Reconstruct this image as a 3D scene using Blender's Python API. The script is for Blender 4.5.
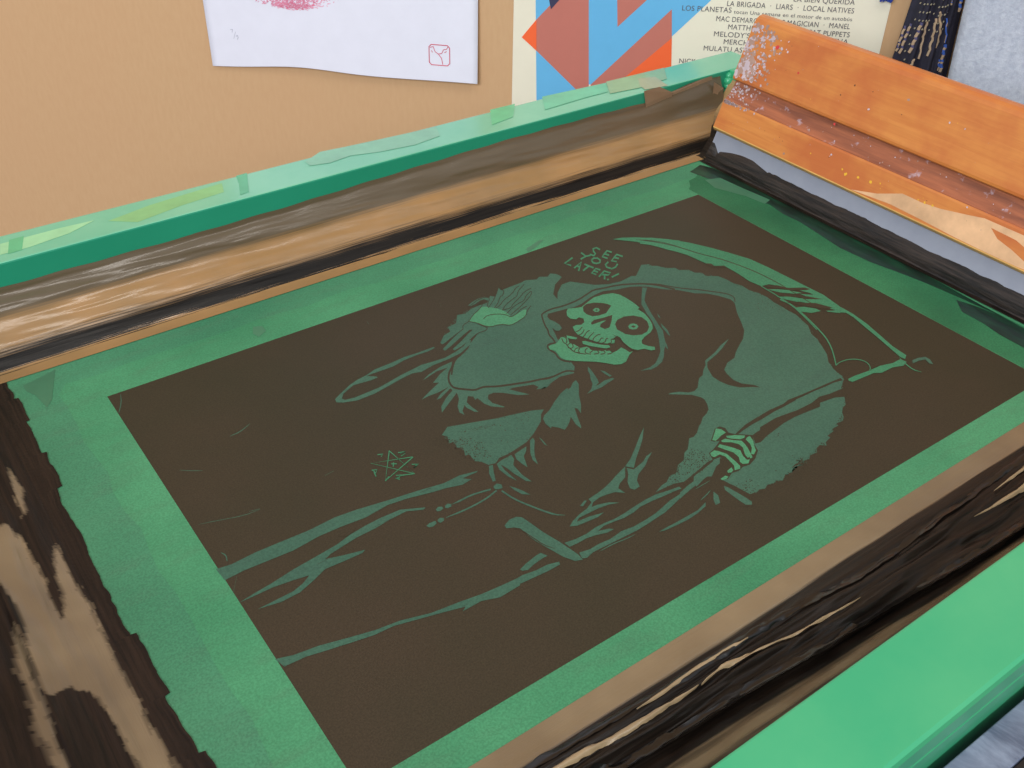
import bpy, bmesh, math, random
from mathutils import Vector, Matrix
from mathutils.geometry import tessellate_polygon
random.seed(7)
S = bpy.context.scene
COL = S.collection
for o in list(bpy.data.objects): bpy.data.objects.remove(o)

# ---------------------------------------------------------------- camera, world, lights, exposure
# metres; z = 0 is the stretched mesh of the printing screen, x runs along its long side, y towards the back rail
cam_d = bpy.data.cameras.new('camera'); cam_d.sensor_width = 36; cam_d.sensor_fit = 'HORIZONTAL'
cam_d.lens = 35.4221; cam_d.clip_start = 0.01; cam_d.clip_end = 50
cam = bpy.data.objects.new('camera', cam_d); COL.objects.link(cam)
cam.matrix_world = Matrix([[0.812276, 0.336993, -0.476071, -0.089821], [-0.582953, 0.496117, -0.643454, -0.537917], [0.019348, 0.800189, 0.599435, 0.380983], [0.0, 0.0, 0.0, 1.0]])
S.camera = cam
S.view_settings.view_transform = 'Standard'; S.view_settings.look = 'None'
S.view_settings.gamma = 1; S.view_settings.use_curve_mapping = False
S.view_settings.exposure = 0.0

w = bpy.data.worlds.new('room_light'); S.world = w; w.use_nodes = True
nt = w.node_tree; nt.nodes.clear()
out = nt.nodes.new('ShaderNodeOutputWorld'); bg = nt.nodes.new('ShaderNodeBackground')
tc = nt.nodes.new('ShaderNodeTexCoord'); sx = nt.nodes.new('ShaderNodeSeparateXYZ'); rp = nt.nodes.new('ShaderNodeValToRGB')
nt.links.new(tc.outputs['Generated'], sx.inputs[0]); 
mr = nt.nodes.new('ShaderNodeMapRange'); mr.inputs[1].default_value = -1; mr.inputs[2].default_value = 1
nt.links.new(sx.outputs[2], mr.inputs[0]); nt.links.new(mr.outputs[0], rp.inputs[0])
rp.color_ramp.elements[0].position = .42; rp.color_ramp.elements[0].color = (.22, .20, .18, 1)
rp.color_ramp.elements[1].position = .85; rp.color_ramp.elements[1].color = (.80, .84, .92, 1)
nt.links.new(rp.outputs[0], bg.inputs[0]); bg.inputs[1].default_value = 0.75
nt.links.new(bg.outputs[0], out.inputs[0])

def area(name, loc, target, sx_, sy_, power, color):
    l = bpy.data.lights.new(name, 'AREA'); l.shape = 'RECTANGLE'; l.size = sx_; l.size_y = sy_; l.energy = power; l.color = color
    o = bpy.data.objects.new(name, l); COL.objects.link(o); o.location = loc
    o.rotation_euler = (Vector(target)-Vector(loc)).to_track_quat('-Z', 'Y').to_euler(); return o
area('window_light', (-1.95, -1.30, 1.32), (.3, .15, 0), 1.5, 1.1, 68, (.94, .965, 1))
area('ceiling_lamp', (0.3, -1.3, 2.3), (.4, .2, 0), 1.2, .5, 16, (1, .95, .88))

# ---------------------------------------------------------------- helpers
def lin(c):
    r = []
    for v in c:
        v /= 255; r.append(v/12.92 if v <= .04045 else ((v+.055)/1.055)**2.4)
    return tuple(r)+(1,)
MATS = {}
class NT:
    def __init__(s, name, rough=.5, spec=.5, coat=0, coat_rough=.1):
        s.m = bpy.data.materials.new(name); s.m.use_nodes = True; s.t = s.m.node_tree; s.b = s.t.nodes['Principled BSDF']
        s.b.inputs['Roughness'].default_value = rough; s.b.inputs['Specular IOR Level'].default_value = spec
        s.b.inputs['Coat Weight'].default_value = coat; s.b.inputs['Coat Roughness'].default_value = coat_rough
    def n(s, k, **kw):
        x = s.t.nodes.new('ShaderNode'+k)
        for a, v in kw.items(): setattr(x, a, v)
        return x
    def l(s, a, b): s.t.links.new(a, b)
    def coords(s, scale=(1,1,1), kind='Object', rot=(0,0,0)):
        c = s.n('TexCoord'); m = s.n('Mapping'); m.inputs['Scale'].default_value = scale; m.inputs['Rotation'].default_value = rot
        s.l(c.outputs[kind], m.inputs[0]); return m.outputs[0]
    def noise(s, co, scale, detail=4, rough=.6, dist=0):
        x = s.n('TexNoise'); x.inputs['Scale'].default_value = scale; x.inputs['Detail'].default_value = detail
        x.inputs['Roughness'].default_value = rough; x.inputs['Distortion'].default_value = dist
        s.l(co, x.inputs['Vector']); return x.outputs[0]
    def ramp(s, fac, stops, interp='LINEAR'):
        r = s.n('ValToRGB'); e = r.color_ramp; e.interpolation = interp
        while len(e.elements) < len(stops): e.elements.new(.5)
        for el, (p, c) in zip(e.elements, stops):
            el.position = p; el.color = c if isinstance(c, tuple) else (c, c, c, 1)
        s.l(fac, r.inputs[0]); return r.outputs[0]
    def mix(s, fac, a, b, mode='MIX'):
        x = s.n('Mix', data_type='RGBA', blend_type=mode)
        for i, v in ((0, fac), (6, a), (7, b)):
            if isinstance(v, (tuple, float, int)): x.inputs[i].default_value = v
            else: s.l(v, x.inputs[i])
        return x.outputs[2]
    def math(s, op, a, b=0.0):
        x = s.n('Math', operation=op)
        for i, v in ((0, a), (1, b)):
            if isinstance(v, (float, int)): x.inputs[i].default_value = v
            else: s.l(v, x.inputs[i])
        return x.outputs[0]
    def color(s, v):
        if isinstance(v, tuple): s.b.inputs['Base Color'].default_value = v
        else: s.l(v, s.b.inputs['Base Color'])
    def rough(s, v): s.l(v, s.b.inputs['Roughness'])
    def bump(s, h, strength=.3, dist=.001):
        b = s.n('Bump'); b.inputs['Strength'].default_value = strength; b.inputs['Distance'].default_value = dist
        s.l(h, b.inputs['Height']); s.l(b.outputs[0], s.b.inputs['Normal'])
        return b

def plain(name, c, rough=.5, var=.12, scale=40, **kw):
    m = NT(name, rough, **kw); co = m.coords(); n = m.noise(co, scale)
    a = lin(c); lo = tuple(x*(1-var) for x in a[:3])+(1,); hi = tuple(min(1, x*(1+var)) for x in a[:3])+(1,)
    m.color(m.ramp(n, [(.3, lo), (.7, hi)])); MATS[name] = m.m; return m.m

def link_mesh(name, bm, mats, parent=None, smooth=False, mat_world=None):
    me = bpy.data.meshes.new(name); bm.to_mesh(me); bm.free()
    for m in (mats if isinstance(mats, list) else [mats]): me.materials.append(m)
    if smooth:
        for p in me.polygons: p.use_smooth = True
    o = bpy.data.objects.new(name, me); COL.objects.link(o)
    if parent: o.parent = parent
    if mat_world: o.matrix_world = mat_world
    return o
def thing(name, label, cat, loc=(0,0,0), group=None):
    o = bpy.data.objects.new(name, None); COL.objects.link(o); o.location = loc; o.empty_display_size = .02
    o['label'] = label; o['category'] = cat
    if group: o['group'] = group
    return o
def tag(o, label, cat, group=None):
    o['label'] = label; o['category'] = cat
    if group: o['group'] = group
    return o
def add_box(bm, x0, x1, y0, y1, z0, z1, mi=0, bev=0):
    r = bmesh.ops.create_cube(bm, size=1)
    for v in r['verts']:
        v.co = Vector((x0+(v.co.x+.5)*(x1-x0), y0+(v.co.y+.5)*(y1-y0), z0+(v.co.z+.5)*(z1-z0)))
    fs = {f for v in r['verts'] for f in v.link_faces}
    for f in fs: f.material_index = mi
    if bev:
        es = {e for v in r['verts'] for e in v.link_edges}
        g = bmesh.ops.bevel(bm, geom=list(es), offset=bev, segments=3, profile=.7, affect='EDGES')
def extrude_profile(prof, a, b, axis='x', close=True):
    """prof = list of 2D points; extruded from a to b along axis; caps included"""
    bm = bmesh.new(); rings = []
    for t in (a, b):
        rings.append([bm.verts.new((t, p[0], p[1]) if axis == 'x' else (p[0], t, p[1])) for p in prof])
    n = len(prof)
    for i in range(n if close else n-1):
        j = (i+1) % n; bm.faces.new((rings[0][i], rings[0][j], rings[1][j], rings[1][i]))
    if close: bm.faces.new(rings[0]); bm.faces.new(rings[1][::-1])
    bmesh.ops.recalc_face_normals(bm, faces=bm.faces)
    return bm
def poly_fill(bm, pts, mi=0):
    vs = [bm.verts.new(p) for p in pts]
    for t in tessellate_polygon([[Vector(p) for p in pts]]):
        try:
            f = bm.faces.new([vs[i] for i in t]); f.material_index = mi
            f.normal_update()
            if f.normal.z < 0: f.normal_flip()
        except ValueError: pass
def ribbon(bm, L, R, mi=0):
    a = [bm.verts.new(p) for p in L]; b = [bm.verts.new(p) for p in R]
    for i in range(len(a)-1):
        f = bm.faces.new((a[i], a[i+1], b[i+1], b[i])); f.material_index = mi; f.normal_update()
        if f.normal.z < 0: f.normal_flip()
def sheet(fn, us, vs):
    """grid surface fn(u,v)->(x,y,z), with uv = (u,v)"""
    bm = bmesh.new(); uvl = bm.loops.layers.uv.new('UVMap'); G = []
    for u in us: G.append([bm.verts.new(fn(u, v)) for v in vs])
    for i in range(len(us)-1):
        for j in range(len(vs)-1):
            f = bm.faces.new((G[i][j], G[i+1][j], G[i+1][j+1], G[i][j+1]))
            for lp, (a, b) in zip(f.loops, ((i,j),(i+1,j),(i+1,j+1),(i,j+1))): lp[uvl].uv = (us[a], vs[b])
    return bm
def frange(a, b, n): return [a+(b-a)*i/n for i in range(n+1)]
def section(pts, v):
    """piecewise linear point on pts=[(v,a,b)]"""
    for (v0, a0, b0), (v1, a1, b1) in zip(pts, pts[1:]):
        if v <= v1:
            t = (v-v0)/(v1-v0); t2 = t; return a0+(a1-a0)*t2, b0+(b1-b0)*t2
    return pts[-1][1:]
from mathutils import noise as mn
def fbm(x, y, z=0): return mn.fractal(Vector((x, y, z)), 1, 2, 4)

# ---------------------------------------------------------------- materials
# kraft board wall
m = NT('kraft_board', .75, spec=.2); co = m.coords((1, 1, .25)); n1 = m.noise(co, 260, 3); n2 = m.noise(m.coords(), 3, 3)
c = m.mix(m.ramp(n1, [(.35, 0.), (.65, 1.)]), lin((205, 165, 124)), lin((208, 169, 128)))
m.color(m.mix(m.ramp(n2, [(.4, 0.), (.7, .5)]), c, lin((207, 164, 124)))); m.bump(n1, .05, .0005); KRAFT = m.m
# green powder-coated frame
def green_paint(name, a, b, rough=.35, coat=.3):
    m = NT(name, rough, coat=coat, coat_rough=.15); n = m.noise(m.coords(), 9, 5); n2 = m.noise(m.coords(), 90, 2)
    m.color(m.mix(m.ramp(n, [(.38, 0.), (.66, 1.)]), lin(a), lin(b))); m.bump(n2, .06, .0005); return m.m
GREEN = green_paint('green_frame_paint', (52, 168, 118), (76, 178, 124), .38)
GSHEEN = green_paint('green_paint_sheen', (98, 186, 150), (122, 198, 162), .3, .6)  # frame green lightened: grazing sheen of the back rail's top, put into the colour
GDARK = green_paint('green_paint_shaded', (30, 142, 108), (34, 148, 114), .4)  # frame green darkened: shade on the back rail's inner face, put into the colour
# photo emulsion over mesh: green, thinner and browner in places
def emulsion(name, a, b, c):
    m = NT(name, .5, spec=.2)
    n = m.noise(m.coords((1, 1, 1)), 7, 5, .55); n3 = m.noise(m.coords((6, 22, 1)), 4, 4); f = m.noise(m.coords(), 900, 2)
    k = m.mix(m.ramp(n, [(.36, 0.), (.6, 1.)]), lin(a), lin(b))
    k = m.mix(m.ramp(n3, [(.5, 0.), (.75, .35)]), k, lin(c))
    k = m.mix(.16, k, m.ramp(f, [(.35, (0, 0, 0, 1)), (.65, (.75, .85, .8, 1))]), 'OVERLAY')
    m.color(k); m.bump(f, .12, .0003); return m.m
EMUL = emulsion('green_emulsion', (64, 130, 92), (80, 148, 106), (82, 116, 90))
EM_H = emulsion('stencil_dull_green', (60, 94, 78), (68, 102, 84), (64, 86, 76))
EM_G = emulsion('stencil_blade_green', (54, 116, 84), (66, 126, 92), (62, 104, 82))
EM_S = emulsion('stencil_skull_green', (70, 130, 96), (78, 140, 102), (74, 124, 96))
m = NT('open_mesh_ink', .5, spec=.2); n = m.noise(m.coords(), 6, 4); f = m.noise(m.coords(), 1100, 2)
c = m.mix(m.ramp(n, [(.35, 0.), (.65, 1.)]), lin((65, 55, 42)), lin((58, 53, 39)))
m.color(m.mix(.22, c, m.ramp(f, [(.3, (0, 0, 0, 1)), (.7, (.8, .8, .8, 1))]), 'OVERLAY')); m.bump(f, .1, .0003); DARK = m.m
# brown packing tape carrying black ink: mask from a ramp along the section (v) broken up by streaks
def tape(name, stops, base=(176, 142, 96), base2=(150, 122, 86), amp=.16, su=8, sv=1, ink=(14, 11, 9), rough=.22, seed=0., ink_rough=.3, coarse=0.0, ink2=(44, 34, 27), upper=None, coat=.35, bump=.35, use_bare=False):
    m = NT(name, rough, coat=coat, coat_rough=.14)
    uv = m.n('UVMap'); uv.uv_map = 'UVMap'; sp = m.n('SeparateXYZ'); m.l(uv.outputs[0], sp.inputs[0])
    mp = m.n('Mapping'); mp.inputs['Scale'].default_value = (su, sv*7, 1); mp.inputs['Location'].default_value = (seed, seed, seed)
    m.l(uv.outputs[0], mp.inputs[0])
    n = m.noise(mp.outputs[0], 3, 7, .68, .3)
    v = m.math('ADD', sp.outputs[1], m.math('MULTIPLY', m.math('SUBTRACT', n, .5), amp))
    if coarse:
        mp2 = m.n('Mapping'); mp2.inputs['Scale'].default_value = (9, .8, 1); mp2.inputs['Location'].default_value = (seed*3, 0, 0)
        m.l(uv.outputs[0], mp2.inputs[0]); n4 = m.noise(mp2.outputs[0], 1, 2)
        v = m.math('ADD', v, m.math('MULTIPLY', m.math('SUBTRACT', n4, .5), coarse))
    mask = m.ramp(v, [(p, float(q)) for p, q in stops])
    if use_bare:
        ba = m.n('Attribute'); ba.attribute_name = 'bare'; mask = m.math('SUBTRACT', 1.0, ba.outputs['Fac'])
    big = m.noise(m.coords(), 14, 3)
    c0 = m.mix(m.ramp(big, [(.35, 0.), (.65, 1.)]), lin(base), lin(base2))
    inkc = m.mix(m.ramp(n, [(.4, 0.), (.62, 1.)]), lin(ink), lin(ink2))
    if upper: c0 = m.mix(m.ramp(m.math('ADD', sp.outputs[1], m.math('MULTIPLY', m.math('SUBTRACT', n, .5), .14)), [(upper[0], 0.), (upper[1], 1.)]), c0, lin(upper[2]))
    m.color(m.mix(mask, c0, inkc)); m.rough(m.ramp(mask, [(0, rough), (1, ink_rough)])); m.l(m.ramp(mask, [(0, coat), (1, coat*.15)]), m.b.inputs['Coat Weight']); m.l(m.ramp(mask, [(0, .5), (1, .22)]), m.b.inputs['Specular IOR Level'])
    m.bump(n, bump, .0015); return m.m

# ---------------------------------------------------------------- setting
UW, NW, OW = Vector((0.711929, -0.702251, -0.0)), Vector((-0.702251, -0.711929, 0.0)), Vector((0.639679, 0.201637, 0.0))      # wall direction, its normal towards the room, its foot
WM = Matrix((( UW.x, -NW.x, 0, OW.x), (UW.y, -NW.y, 0, OW.y), (0, 0, 1, OW.z), (0, 0, 0, 1)))   # local x along wall, y into wall, z up
bm = bmesh.new(); add_box(bm, -2.4, 1.6, 0, .06, -.78, 1.7)
wall = link_mesh('wall_back', bm, KRAFT, mat_world=WM); wall['kind'] = 'structure'
bm = bmesh.new(); add_box(bm, -2.6, 2.4, -2.4, 2.6, -.82, -.78)
fl = link_mesh('floor', bm, plain('concrete_floor', (120, 112, 104), .6)); fl['kind'] = 'structure'

# work table under the screen
m = NT('slate_table_sheet', .3, coat=.2, coat_rough=.15); n = m.noise(m.coords((3, 1, 1), rot=(0, 0, .6)), 16, 6, .7, .8)
m.color(m.mix(m.ramp(n, [(.42, 0.), (.72, 1.)]), lin((88, 98, 120)), lin((150, 160, 182)))); SLATE = m.m
BLACKW = plain('black_edge_band', (26, 20, 22), .5)
tb = thing('work_table', 'slate grey table top under the green screen, seen only at the bottom right corner', 'table', (.25, -.16, -.78))
bm = bmesh.new(); add_box(bm, -.45, .425, -.3112, .29, .748, .772, 0, .001)
top = link_mesh('table_top', bm, SLATE, tb)
bm = bmesh.new(); add_box(bm, -.45, .425, -.3170, -.3114, .744, .800, 0, .001); link_mesh('edge_band', bm, BLACKW, tb)
bm = bmesh.new(); add_box(bm, -.45, .425, -.3112, -.2955, .7722, .8015, 0, .0010); link_mesh('front_ledge', bm, SLATE, tb)
for sx_ in (-.43, .37):
    for sy_ in (-.29, .24):
        bm = bmesh.new(); add_box(bm, sx_, sx_+.045, sy_, sy_+.045, 0, .748, 0, .002); link_mesh('leg', bm, BLACKW, tb)

# ---------------------------------------------------------------- the printing screen
X0, X1, Y0, Y1, H = -.1295, .6242, -.4145, .0962, .055      # inner faces of the rails, top height
RW = .0385
scr = thing('printing_screen', 'large green screen printing frame with taped edges and dark reaper stencil on its mesh', 'printing screen', (.25, -.16, -.008))
base = Vector((.25, -.16, -.008))
def part(name, bm, mats, parent=None, smooth=False):
    p = parent or scr
    off = base
    bmesh.ops.translate(bm, verts=bm.verts, vec=-off)
    return link_mesh(name, bm, mats, p, smooth)
# rails: front and back run full length, side rails between them
def rail_prof(inner, outer):
    s = 1 if outer > inner else -1
    r = .0012
    return [(inner, -.0075), (inner, H-r), (inner+s*r*.3, H-r*.3), (inner+s*r, H), (outer-s*.0024, H), (outer-s*.0008, H-.0006), (outer, H-.003),
            (outer, H-.013), (outer-s*.0012, H-.0145), (outer-s*.0003, H-.0165), (outer-s*.0002, .0255), (outer-s*.001, .0240), (outer-s*.004, .0235), (outer-s*.004, -.0075)]
bm = extrude_profile(rail_prof(Y1, Y1+RW), X0-RW, X1+RW, 'x')
for f in bm.faces:
    c_ = f.calc_center_median()
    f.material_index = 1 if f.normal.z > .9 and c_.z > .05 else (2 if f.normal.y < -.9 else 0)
part('rail', bm, [GREEN, GSHEEN, GDARK])
bm = extrude_profile(rail_prof(Y0, Y0-RW), X0-RW, X1+RW, 'x')
part('rail', bm, [GREEN])
for inner, outer in ((X0, X0-RW), (X1, X1+RW)):
    bm = extrude_profile(rail_prof(inner, outer), Y0-.0003, Y1+.0003, 'y'); part('rail', bm, [GREEN])
# weld bead in the far corner
bm = bmesh.new()
for k in range(9):
    bmesh.ops.create_icosphere(bm, subdivisions=2, radius=.0042+.0008*math.sin(k*2.1), matrix=Matrix.Translation((X1-.001, Y1-.001, .012+k*.0047)))
part('weld_bead', bm, GREEN, smooth=True)
# mesh with emulsion
bm = bmesh.new(); add_box(bm, X0, X1, Y0, Y1, -.0006, 0)
mesh = part('mesh', bm, EMUL)
# stencil layers: world coordinates in tenths of a millimetre on the mesh
MI = {'d': 0, 'h': 1, 'g': 2, 's': 3}
bm = bmesh.new(); poly_fill(bm, [(0, 0, .00006), (.5, 0, .00006), (.5, -.3177, .00006), (0, -.3177, .00006)])
part('stencil_panel', bm, DARK, mesh)
DATA = {'halo': [(1,'h',[2000,-674,1997,-653,2064,-591,2128,-575,2140,-522,2214,-511,2278,-430,2335,-447,2401,-417,2473,-412,2541,-415,2609,-351,2647,-399,2717,-334,2780,-330,2879,-328,2949,-317,3021,-354,3061,-334,3112,-368,3158,-340,3186,-370,3201,-416,3287,-471,3663,-723,3803,-623,3863,-648,3860,-677,3897,-702,3922,-761,3987,-797,3988,-839,4053,-876,4060,-932,4108,-965,4092,-1012,4171,-1065,4187,-1129,4191,-1205,4219,-1257,4216,-1337,4246,-1405,4253,-1474,4240,-1561,4246,-1611,4243,-1687,4250,-1752,4227,-1827,4213,-1892,4149,-1976,4133,-2045,4094,-2119,4048,-2198,3986,-2263,3956,-2327,3940,-2379,3938,-2419,3913,-2453,3914,-2448,3835,-2494,3773,-2570,3716,-2627,3676,-2638,3635,-2666,3606,-2702,3571,-2724,3522,-2718,3512,-2738,3457,-2737,3447,-2757,3381,-2765,3385,-2785,3328,-2798,3307,-2822,3274,-2796,3235,-2807,3213,-2831,3157,-2826,3127,-2847,3080,-2835,3039,-2853,2983,-2839,3106,-2819,3051,-2847,3000,-2841,2954,-2866,2912,-2858,2860,-2885,2828,-2863,2793,-2874,2764,-2860,2726,-2875,2696,-2861,2663,-2872,2644,-2859,2613,-2858,2589,-2713,2580,-2679,2564,-2641,2532,-2619,2436,-2608,2487,-2557,2401,-2578,2337,-2557,2260,-2551,2202,-2550,2270,-2527,2309,-2523,2360,-2494,2403,-2499,2464,-2453,2519,-2441,2570,-2393,2605,-2383,2672,-2326,2637,-2352,2683,-2315,2712,-2320,2756,-2304,2812,-2264,2840,-2252,2886,-2219,2934,-2203,2973,-2181,3005,-2137,3025,-2092,3022,-2065,2990,-2013,2935,-1972,2873,-1926,2897,-1926,2948,-1946,2992,-1986,3031,-1995,3074,-1981,3153,-1912,3194,-1903,3241,-1863,3237,-1864,3288,-1834,3323,-1794,3448,-1761,3536,-1724,3638,-1700,3522,-1754,3430,-1787,3324,-1813,3281,-1857,3268,-1882,3237,-1950,3240,-2015,3257,-2070,3296,-2128,3371,-2174,3408,-2204,3394,-2163,3340,-2109,3323,-2053,3335,-1981,3353,-1939,3350,-1940,3429,-1893,3506,-1880,3559,-1840,3652,-1788,3719,-1754,3798,-1688,3856,-1604,3921,-1501,3988,-1416,4004,-1394,4010,-1347,3976,-1271,3926,-1197,3855,-1145,3786,-1046,3703,-975,3635,-889,3581,-848,3529,-817,3421,-791,3324,-753,3272,-754,3186,-767,3085,-798,3007,-804,2956,-791,2848,-774,2810,-769,2784,-794,2771,-851,2720,-940,2695,-1003,2671,-1056,2682,-1073,2629,-1192,2588,-1296,2571,-1367,2523,-1420,2422,-1400,2364,-1414,2282,-1435,2240,-1434,2333,-1428,2279,-1443,2220,-1421,2248,-1410,2236,-1371,2126,-1331,2079,-1323,2114,-1378,2154,-1439,2093,-1407,2023,-1329,1980,-1300,1940,-1298,1915,-1331,1914,-1381,1955,-1453,1944,-1455,1888,-1404,1869,-1358,1865,-1289,1844,-1295,1853,-1261,1827,-1238,1787,-1286,1787,-1344,1795,-1406,1775,-1392,1756,-1331,1761,-1301,1720,-1342,1707,-1382,1696,-1346,1718,-1289,1767,-1231,1790,-1171,1777,-1179,1688,-1235,1607,-1286,1636,-1233,1704,-1180,1782,-1135,1781,-1110,1676,-1161,1647,-1161,1699,-1126,1784,-1090,1692,-1104,1625,-1101,1570,-1109,1643,-1071,1756,-1019,1722,-1001,1814,-944,1890,-914,1804,-910,1682,-943,1741,-912,1854,-881,1952,-875,1892,-964,1968,-870,2072,-828,2171,-761,2268,-699,2253,-638,2215,-597,2092,-649],None),
(1,'h',[1560,-1420,1631,-1445,1720,-1474,1848,-1519,1969,-1549,2071,-1578,2137,-1610,2092,-1641,2052,-1693,1946,-1761,1868,-1799,1765,-1818,1711,-1825,1655,-1823,1612,-1850,1568,-1839,1551,-1794,1522,-1768,1529,-1700,1503,-1697,1530,-1642,1504,-1610,1518,-1559,1485,-1552,1512,-1495,1492,-1466,1526,-1443],None),
(1,'h',[2472,-2728,2491,-2768,2480,-2800,2454,-2815,2405,-2812,2425,-2776],None)],
'figure': [(2,'d',[2184,-739,2170,-752,2144,-776,2113,-797,2075,-818,2037,-836,1997,-852,1960,-876,1929,-907,1900,-940,1874,-975,1861,-992],[2185,-742,2172,-756,2147,-784,2114,-811,2074,-833,2035,-851,1996,-866,1963,-888,1934,-917,1907,-948,1881,-982,1868,-999]),
(2,'d',[1961,-859,1948,-874,1925,-903,1899,-929,1869,-954,1843,-984,1821,-1016,1805,-1050,1796,-1085,1795,-1114,1803,-1134,1817,-1152,1836,-1171,1857,-1190,1879,-1210,1899,-1221,1916,-1221,1933,-1222,1952,-1223,1977,-1234,2009,-1255,2042,-1273,2075,-1286,2108,-1299,2142,-1311,2173,-1323,2202,-1334,2235,-1345,2272,-1354,2312,-1362,2354,-1371,2393,-1375,2428,-1375,2445,-1375],[1968,-869,1956,-884,1931,-914,1904,-942,1875,-967,1851,-993,1832,-1021,1818,-1050,1810,-1081,1809,-1104,1816,-1120,1829,-1137,1848,-1155,1868,-1174,1890,-1194,1908,-1204,1922,-1204,1940,-1205,1961,-1206,1988,-1218,2020,-1239,2053,-1256,2085,-1269,2118,-1282,2152,-1294,2184,-1306,2213,-1317,2245,-1328,2281,-1337,2319,-1348,2360,-1360,2397,-1367,2430,-1369,2447,-1371]),
(2,'d',[2298,-1358,2310,-1364,2334,-1375,2361,-1381,2388,-1382,2417,-1381,2446,-1379,2470,-1379,2490,-1381,2509,-1390,2527,-1408,2536,-1417],[2307,-1344,2319,-1350,2343,-1361,2368,-1366,2394,-1367,2422,-1366,2452,-1364,2478,-1364,2499,-1366,2520,-1377,2538,-1395,2547,-1404]),
(2,'d',[3780,-1019,3765,-991,3734,-934,3705,-890,3676,-862,3646,-836,3613,-812,3565,-784,3500,-752,3439,-731,3382,-720,3337,-709,3302,-697,3263,-696,3221,-707,3177,-718,3130,-730,3081,-738,3029,-741,2989,-742,2961,-739,2926,-734,2883,-726,2840,-726,2797,-734,2767,-746,2751,-767,2732,-803,2705,-858,2689,-897,2684,-919,2675,-940,2659,-965,2648,-993,2645,-1021,2639,-1047,2631,-1072,2627,-1085],[3764,-1033,3749,-1004,3718,-947,3689,-905,3661,-877,3631,-851,3599,-828,3551,-800,3487,-768,3427,-748,3371,-737,3325,-726,3291,-714,3255,-713,3216,-723,3172,-735,3124,-747,3073,-755,3021,-758,2981,-758,2952,-755,2916,-750,2874,-743,2832,-743,2792,-750,2769,-759,2762,-770,2743,-804,2717,-858,2702,-894,2697,-916,2686,-942,2670,-966,2662,-989,2658,-1016,2652,-1043,2644,-1069,2640,-1082]),
(2,'d',[2639,-1075,2627,-1071,2604,-1063,2581,-1065,2561,-1080,2549,-1101,2545,-1124,2547,-1147,2552,-1169,2551,-1189,2542,-1211,2538,-1236,2539,-1261,2549,-1285,2567,-1306,2575,-1317],[2628,-1092,2617,-1088,2594,-1080,2578,-1082,2568,-1089,2563,-1099,2561,-1116,2562,-1136,2567,-1159,2565,-1184,2556,-1207,2553,-1228,2554,-1251,2563,-1272,2580,-1293,2589,-1303]),
(2,'d',[3612,-825,3638,-845,3689,-884,3725,-919,3744,-949,3774,-989,3815,-1040,3853,-1079,3887,-1108,3916,-1137,3941,-1167,3967,-1197,3993,-1226,4016,-1252,4033,-1275,4045,-1301,4050,-1330,4042,-1354,4022,-1377,4011,-1389],[3621,-816,3646,-836,3698,-875,3734,-910,3753,-940,3784,-981,3824,-1031,3862,-1070,3896,-1099,3926,-1128,3951,-1159,3977,-1189,4003,-1218,4025,-1244,4043,-1268,4055,-1294,4060,-1324,4051,-1353,4028,-1379,4018,-1391]),
(2,'d',[3911,-2425,3903,-2450,3833,-2433,3759,-2432,3666,-2423,3553,-2420,3444,-2414,3376,-2424,3279,-2424,3167,-2425,3192,-2402,3280,-2397,3400,-2403,3455,-2392,3571,-2403,3681,-2410,3793,-2416],None),
(2,'d',[3864,-2514,3777,-2573,3718,-2542,3592,-2524,3485,-2517,3339,-2520,3192,-2529,3005,-2577,3108,-2481,3254,-2472,3339,-2483,3425,-2495,3552,-2496,3642,-2481,3725,-2498,3822,-2505],None),
(2,'d',[2938,-2442,2994,-2427,3055,-2413,3159,-2404,3255,-2405,3333,-2401,3413,-2406,3461,-2396,3497,-2421,3380,-2425,3295,-2424,3177,-2433,3078,-2436,2999,-2445,2943,-2454],None),
(2,'d',[3013,-2509,3057,-2501,3167,-2497,3279,-2494,3395,-2500,3493,-2501,3603,-2493,3621,-2505,3566,-2551,3494,-2544,3358,-2532,3257,-2535,3172,-2548,3088,-2560,3007,-2581,2971,-2571],None),
(3,'h',[3593,-872,3619,-896,3555,-949,3487,-1014,3454,-1079,3413,-1169,3383,-1244,3356,-1308,3334,-1374,3285,-1441,3239,-1509,3186,-1549,3130,-1607,3078,-1646,3013,-1666,2963,-1669,2894,-1640,2971,-1647,3031,-1633,3102,-1588,3154,-1547,3243,-1433,3299,-1351,3329,-1290,3367,-1191,3408,-1102,3433,-1043,3520,-947],None),
(3,'h',[3447,-1192,3439,-1222,3423,-1254,3423,-1233],None),
(3,'h',[3384,-1296,3375,-1341,3365,-1385,3329,-1455,3329,-1431,3344,-1381,3357,-1339],None),
(3,'h',[3248,-1485,3243,-1511,3208,-1565,3212,-1538],None),
(3,'h',[2643,-1414,2635,-1459,2620,-1512,2606,-1556,2590,-1589,2549,-1604,2505,-1617,2548,-1578,2570,-1531,2599,-1489,2612,-1452],None),
(3,'h',[2682,-1491,2699,-1512,2706,-1579,2688,-1579,2681,-1526],None),
(3,'h',[2455,-1638,2534,-1602,2576,-1605,2633,-1591,2695,-1598,2699,-1613,2640,-1623,2572,-1637,2518,-1635],None),
(3,'h',[2486,-1486,2475,-1528,2405,-1618,2355,-1701,2300,-1769,2312,-1721,2301,-1705,2267,-1771,2222,-1867,2210,-1882,2208,-1834,2228,-1760,2188,-1797,2154,-1821,2121,-1837,2105,-1803,2076,-1768,2061,-1781,2061,-1726,2077,-1681,2102,-1659,2162,-1635,2236,-1587,2319,-1542,2378,-1522,2393,-1524,2376,-1538,2411,-1528,2453,-1496],None),
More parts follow.
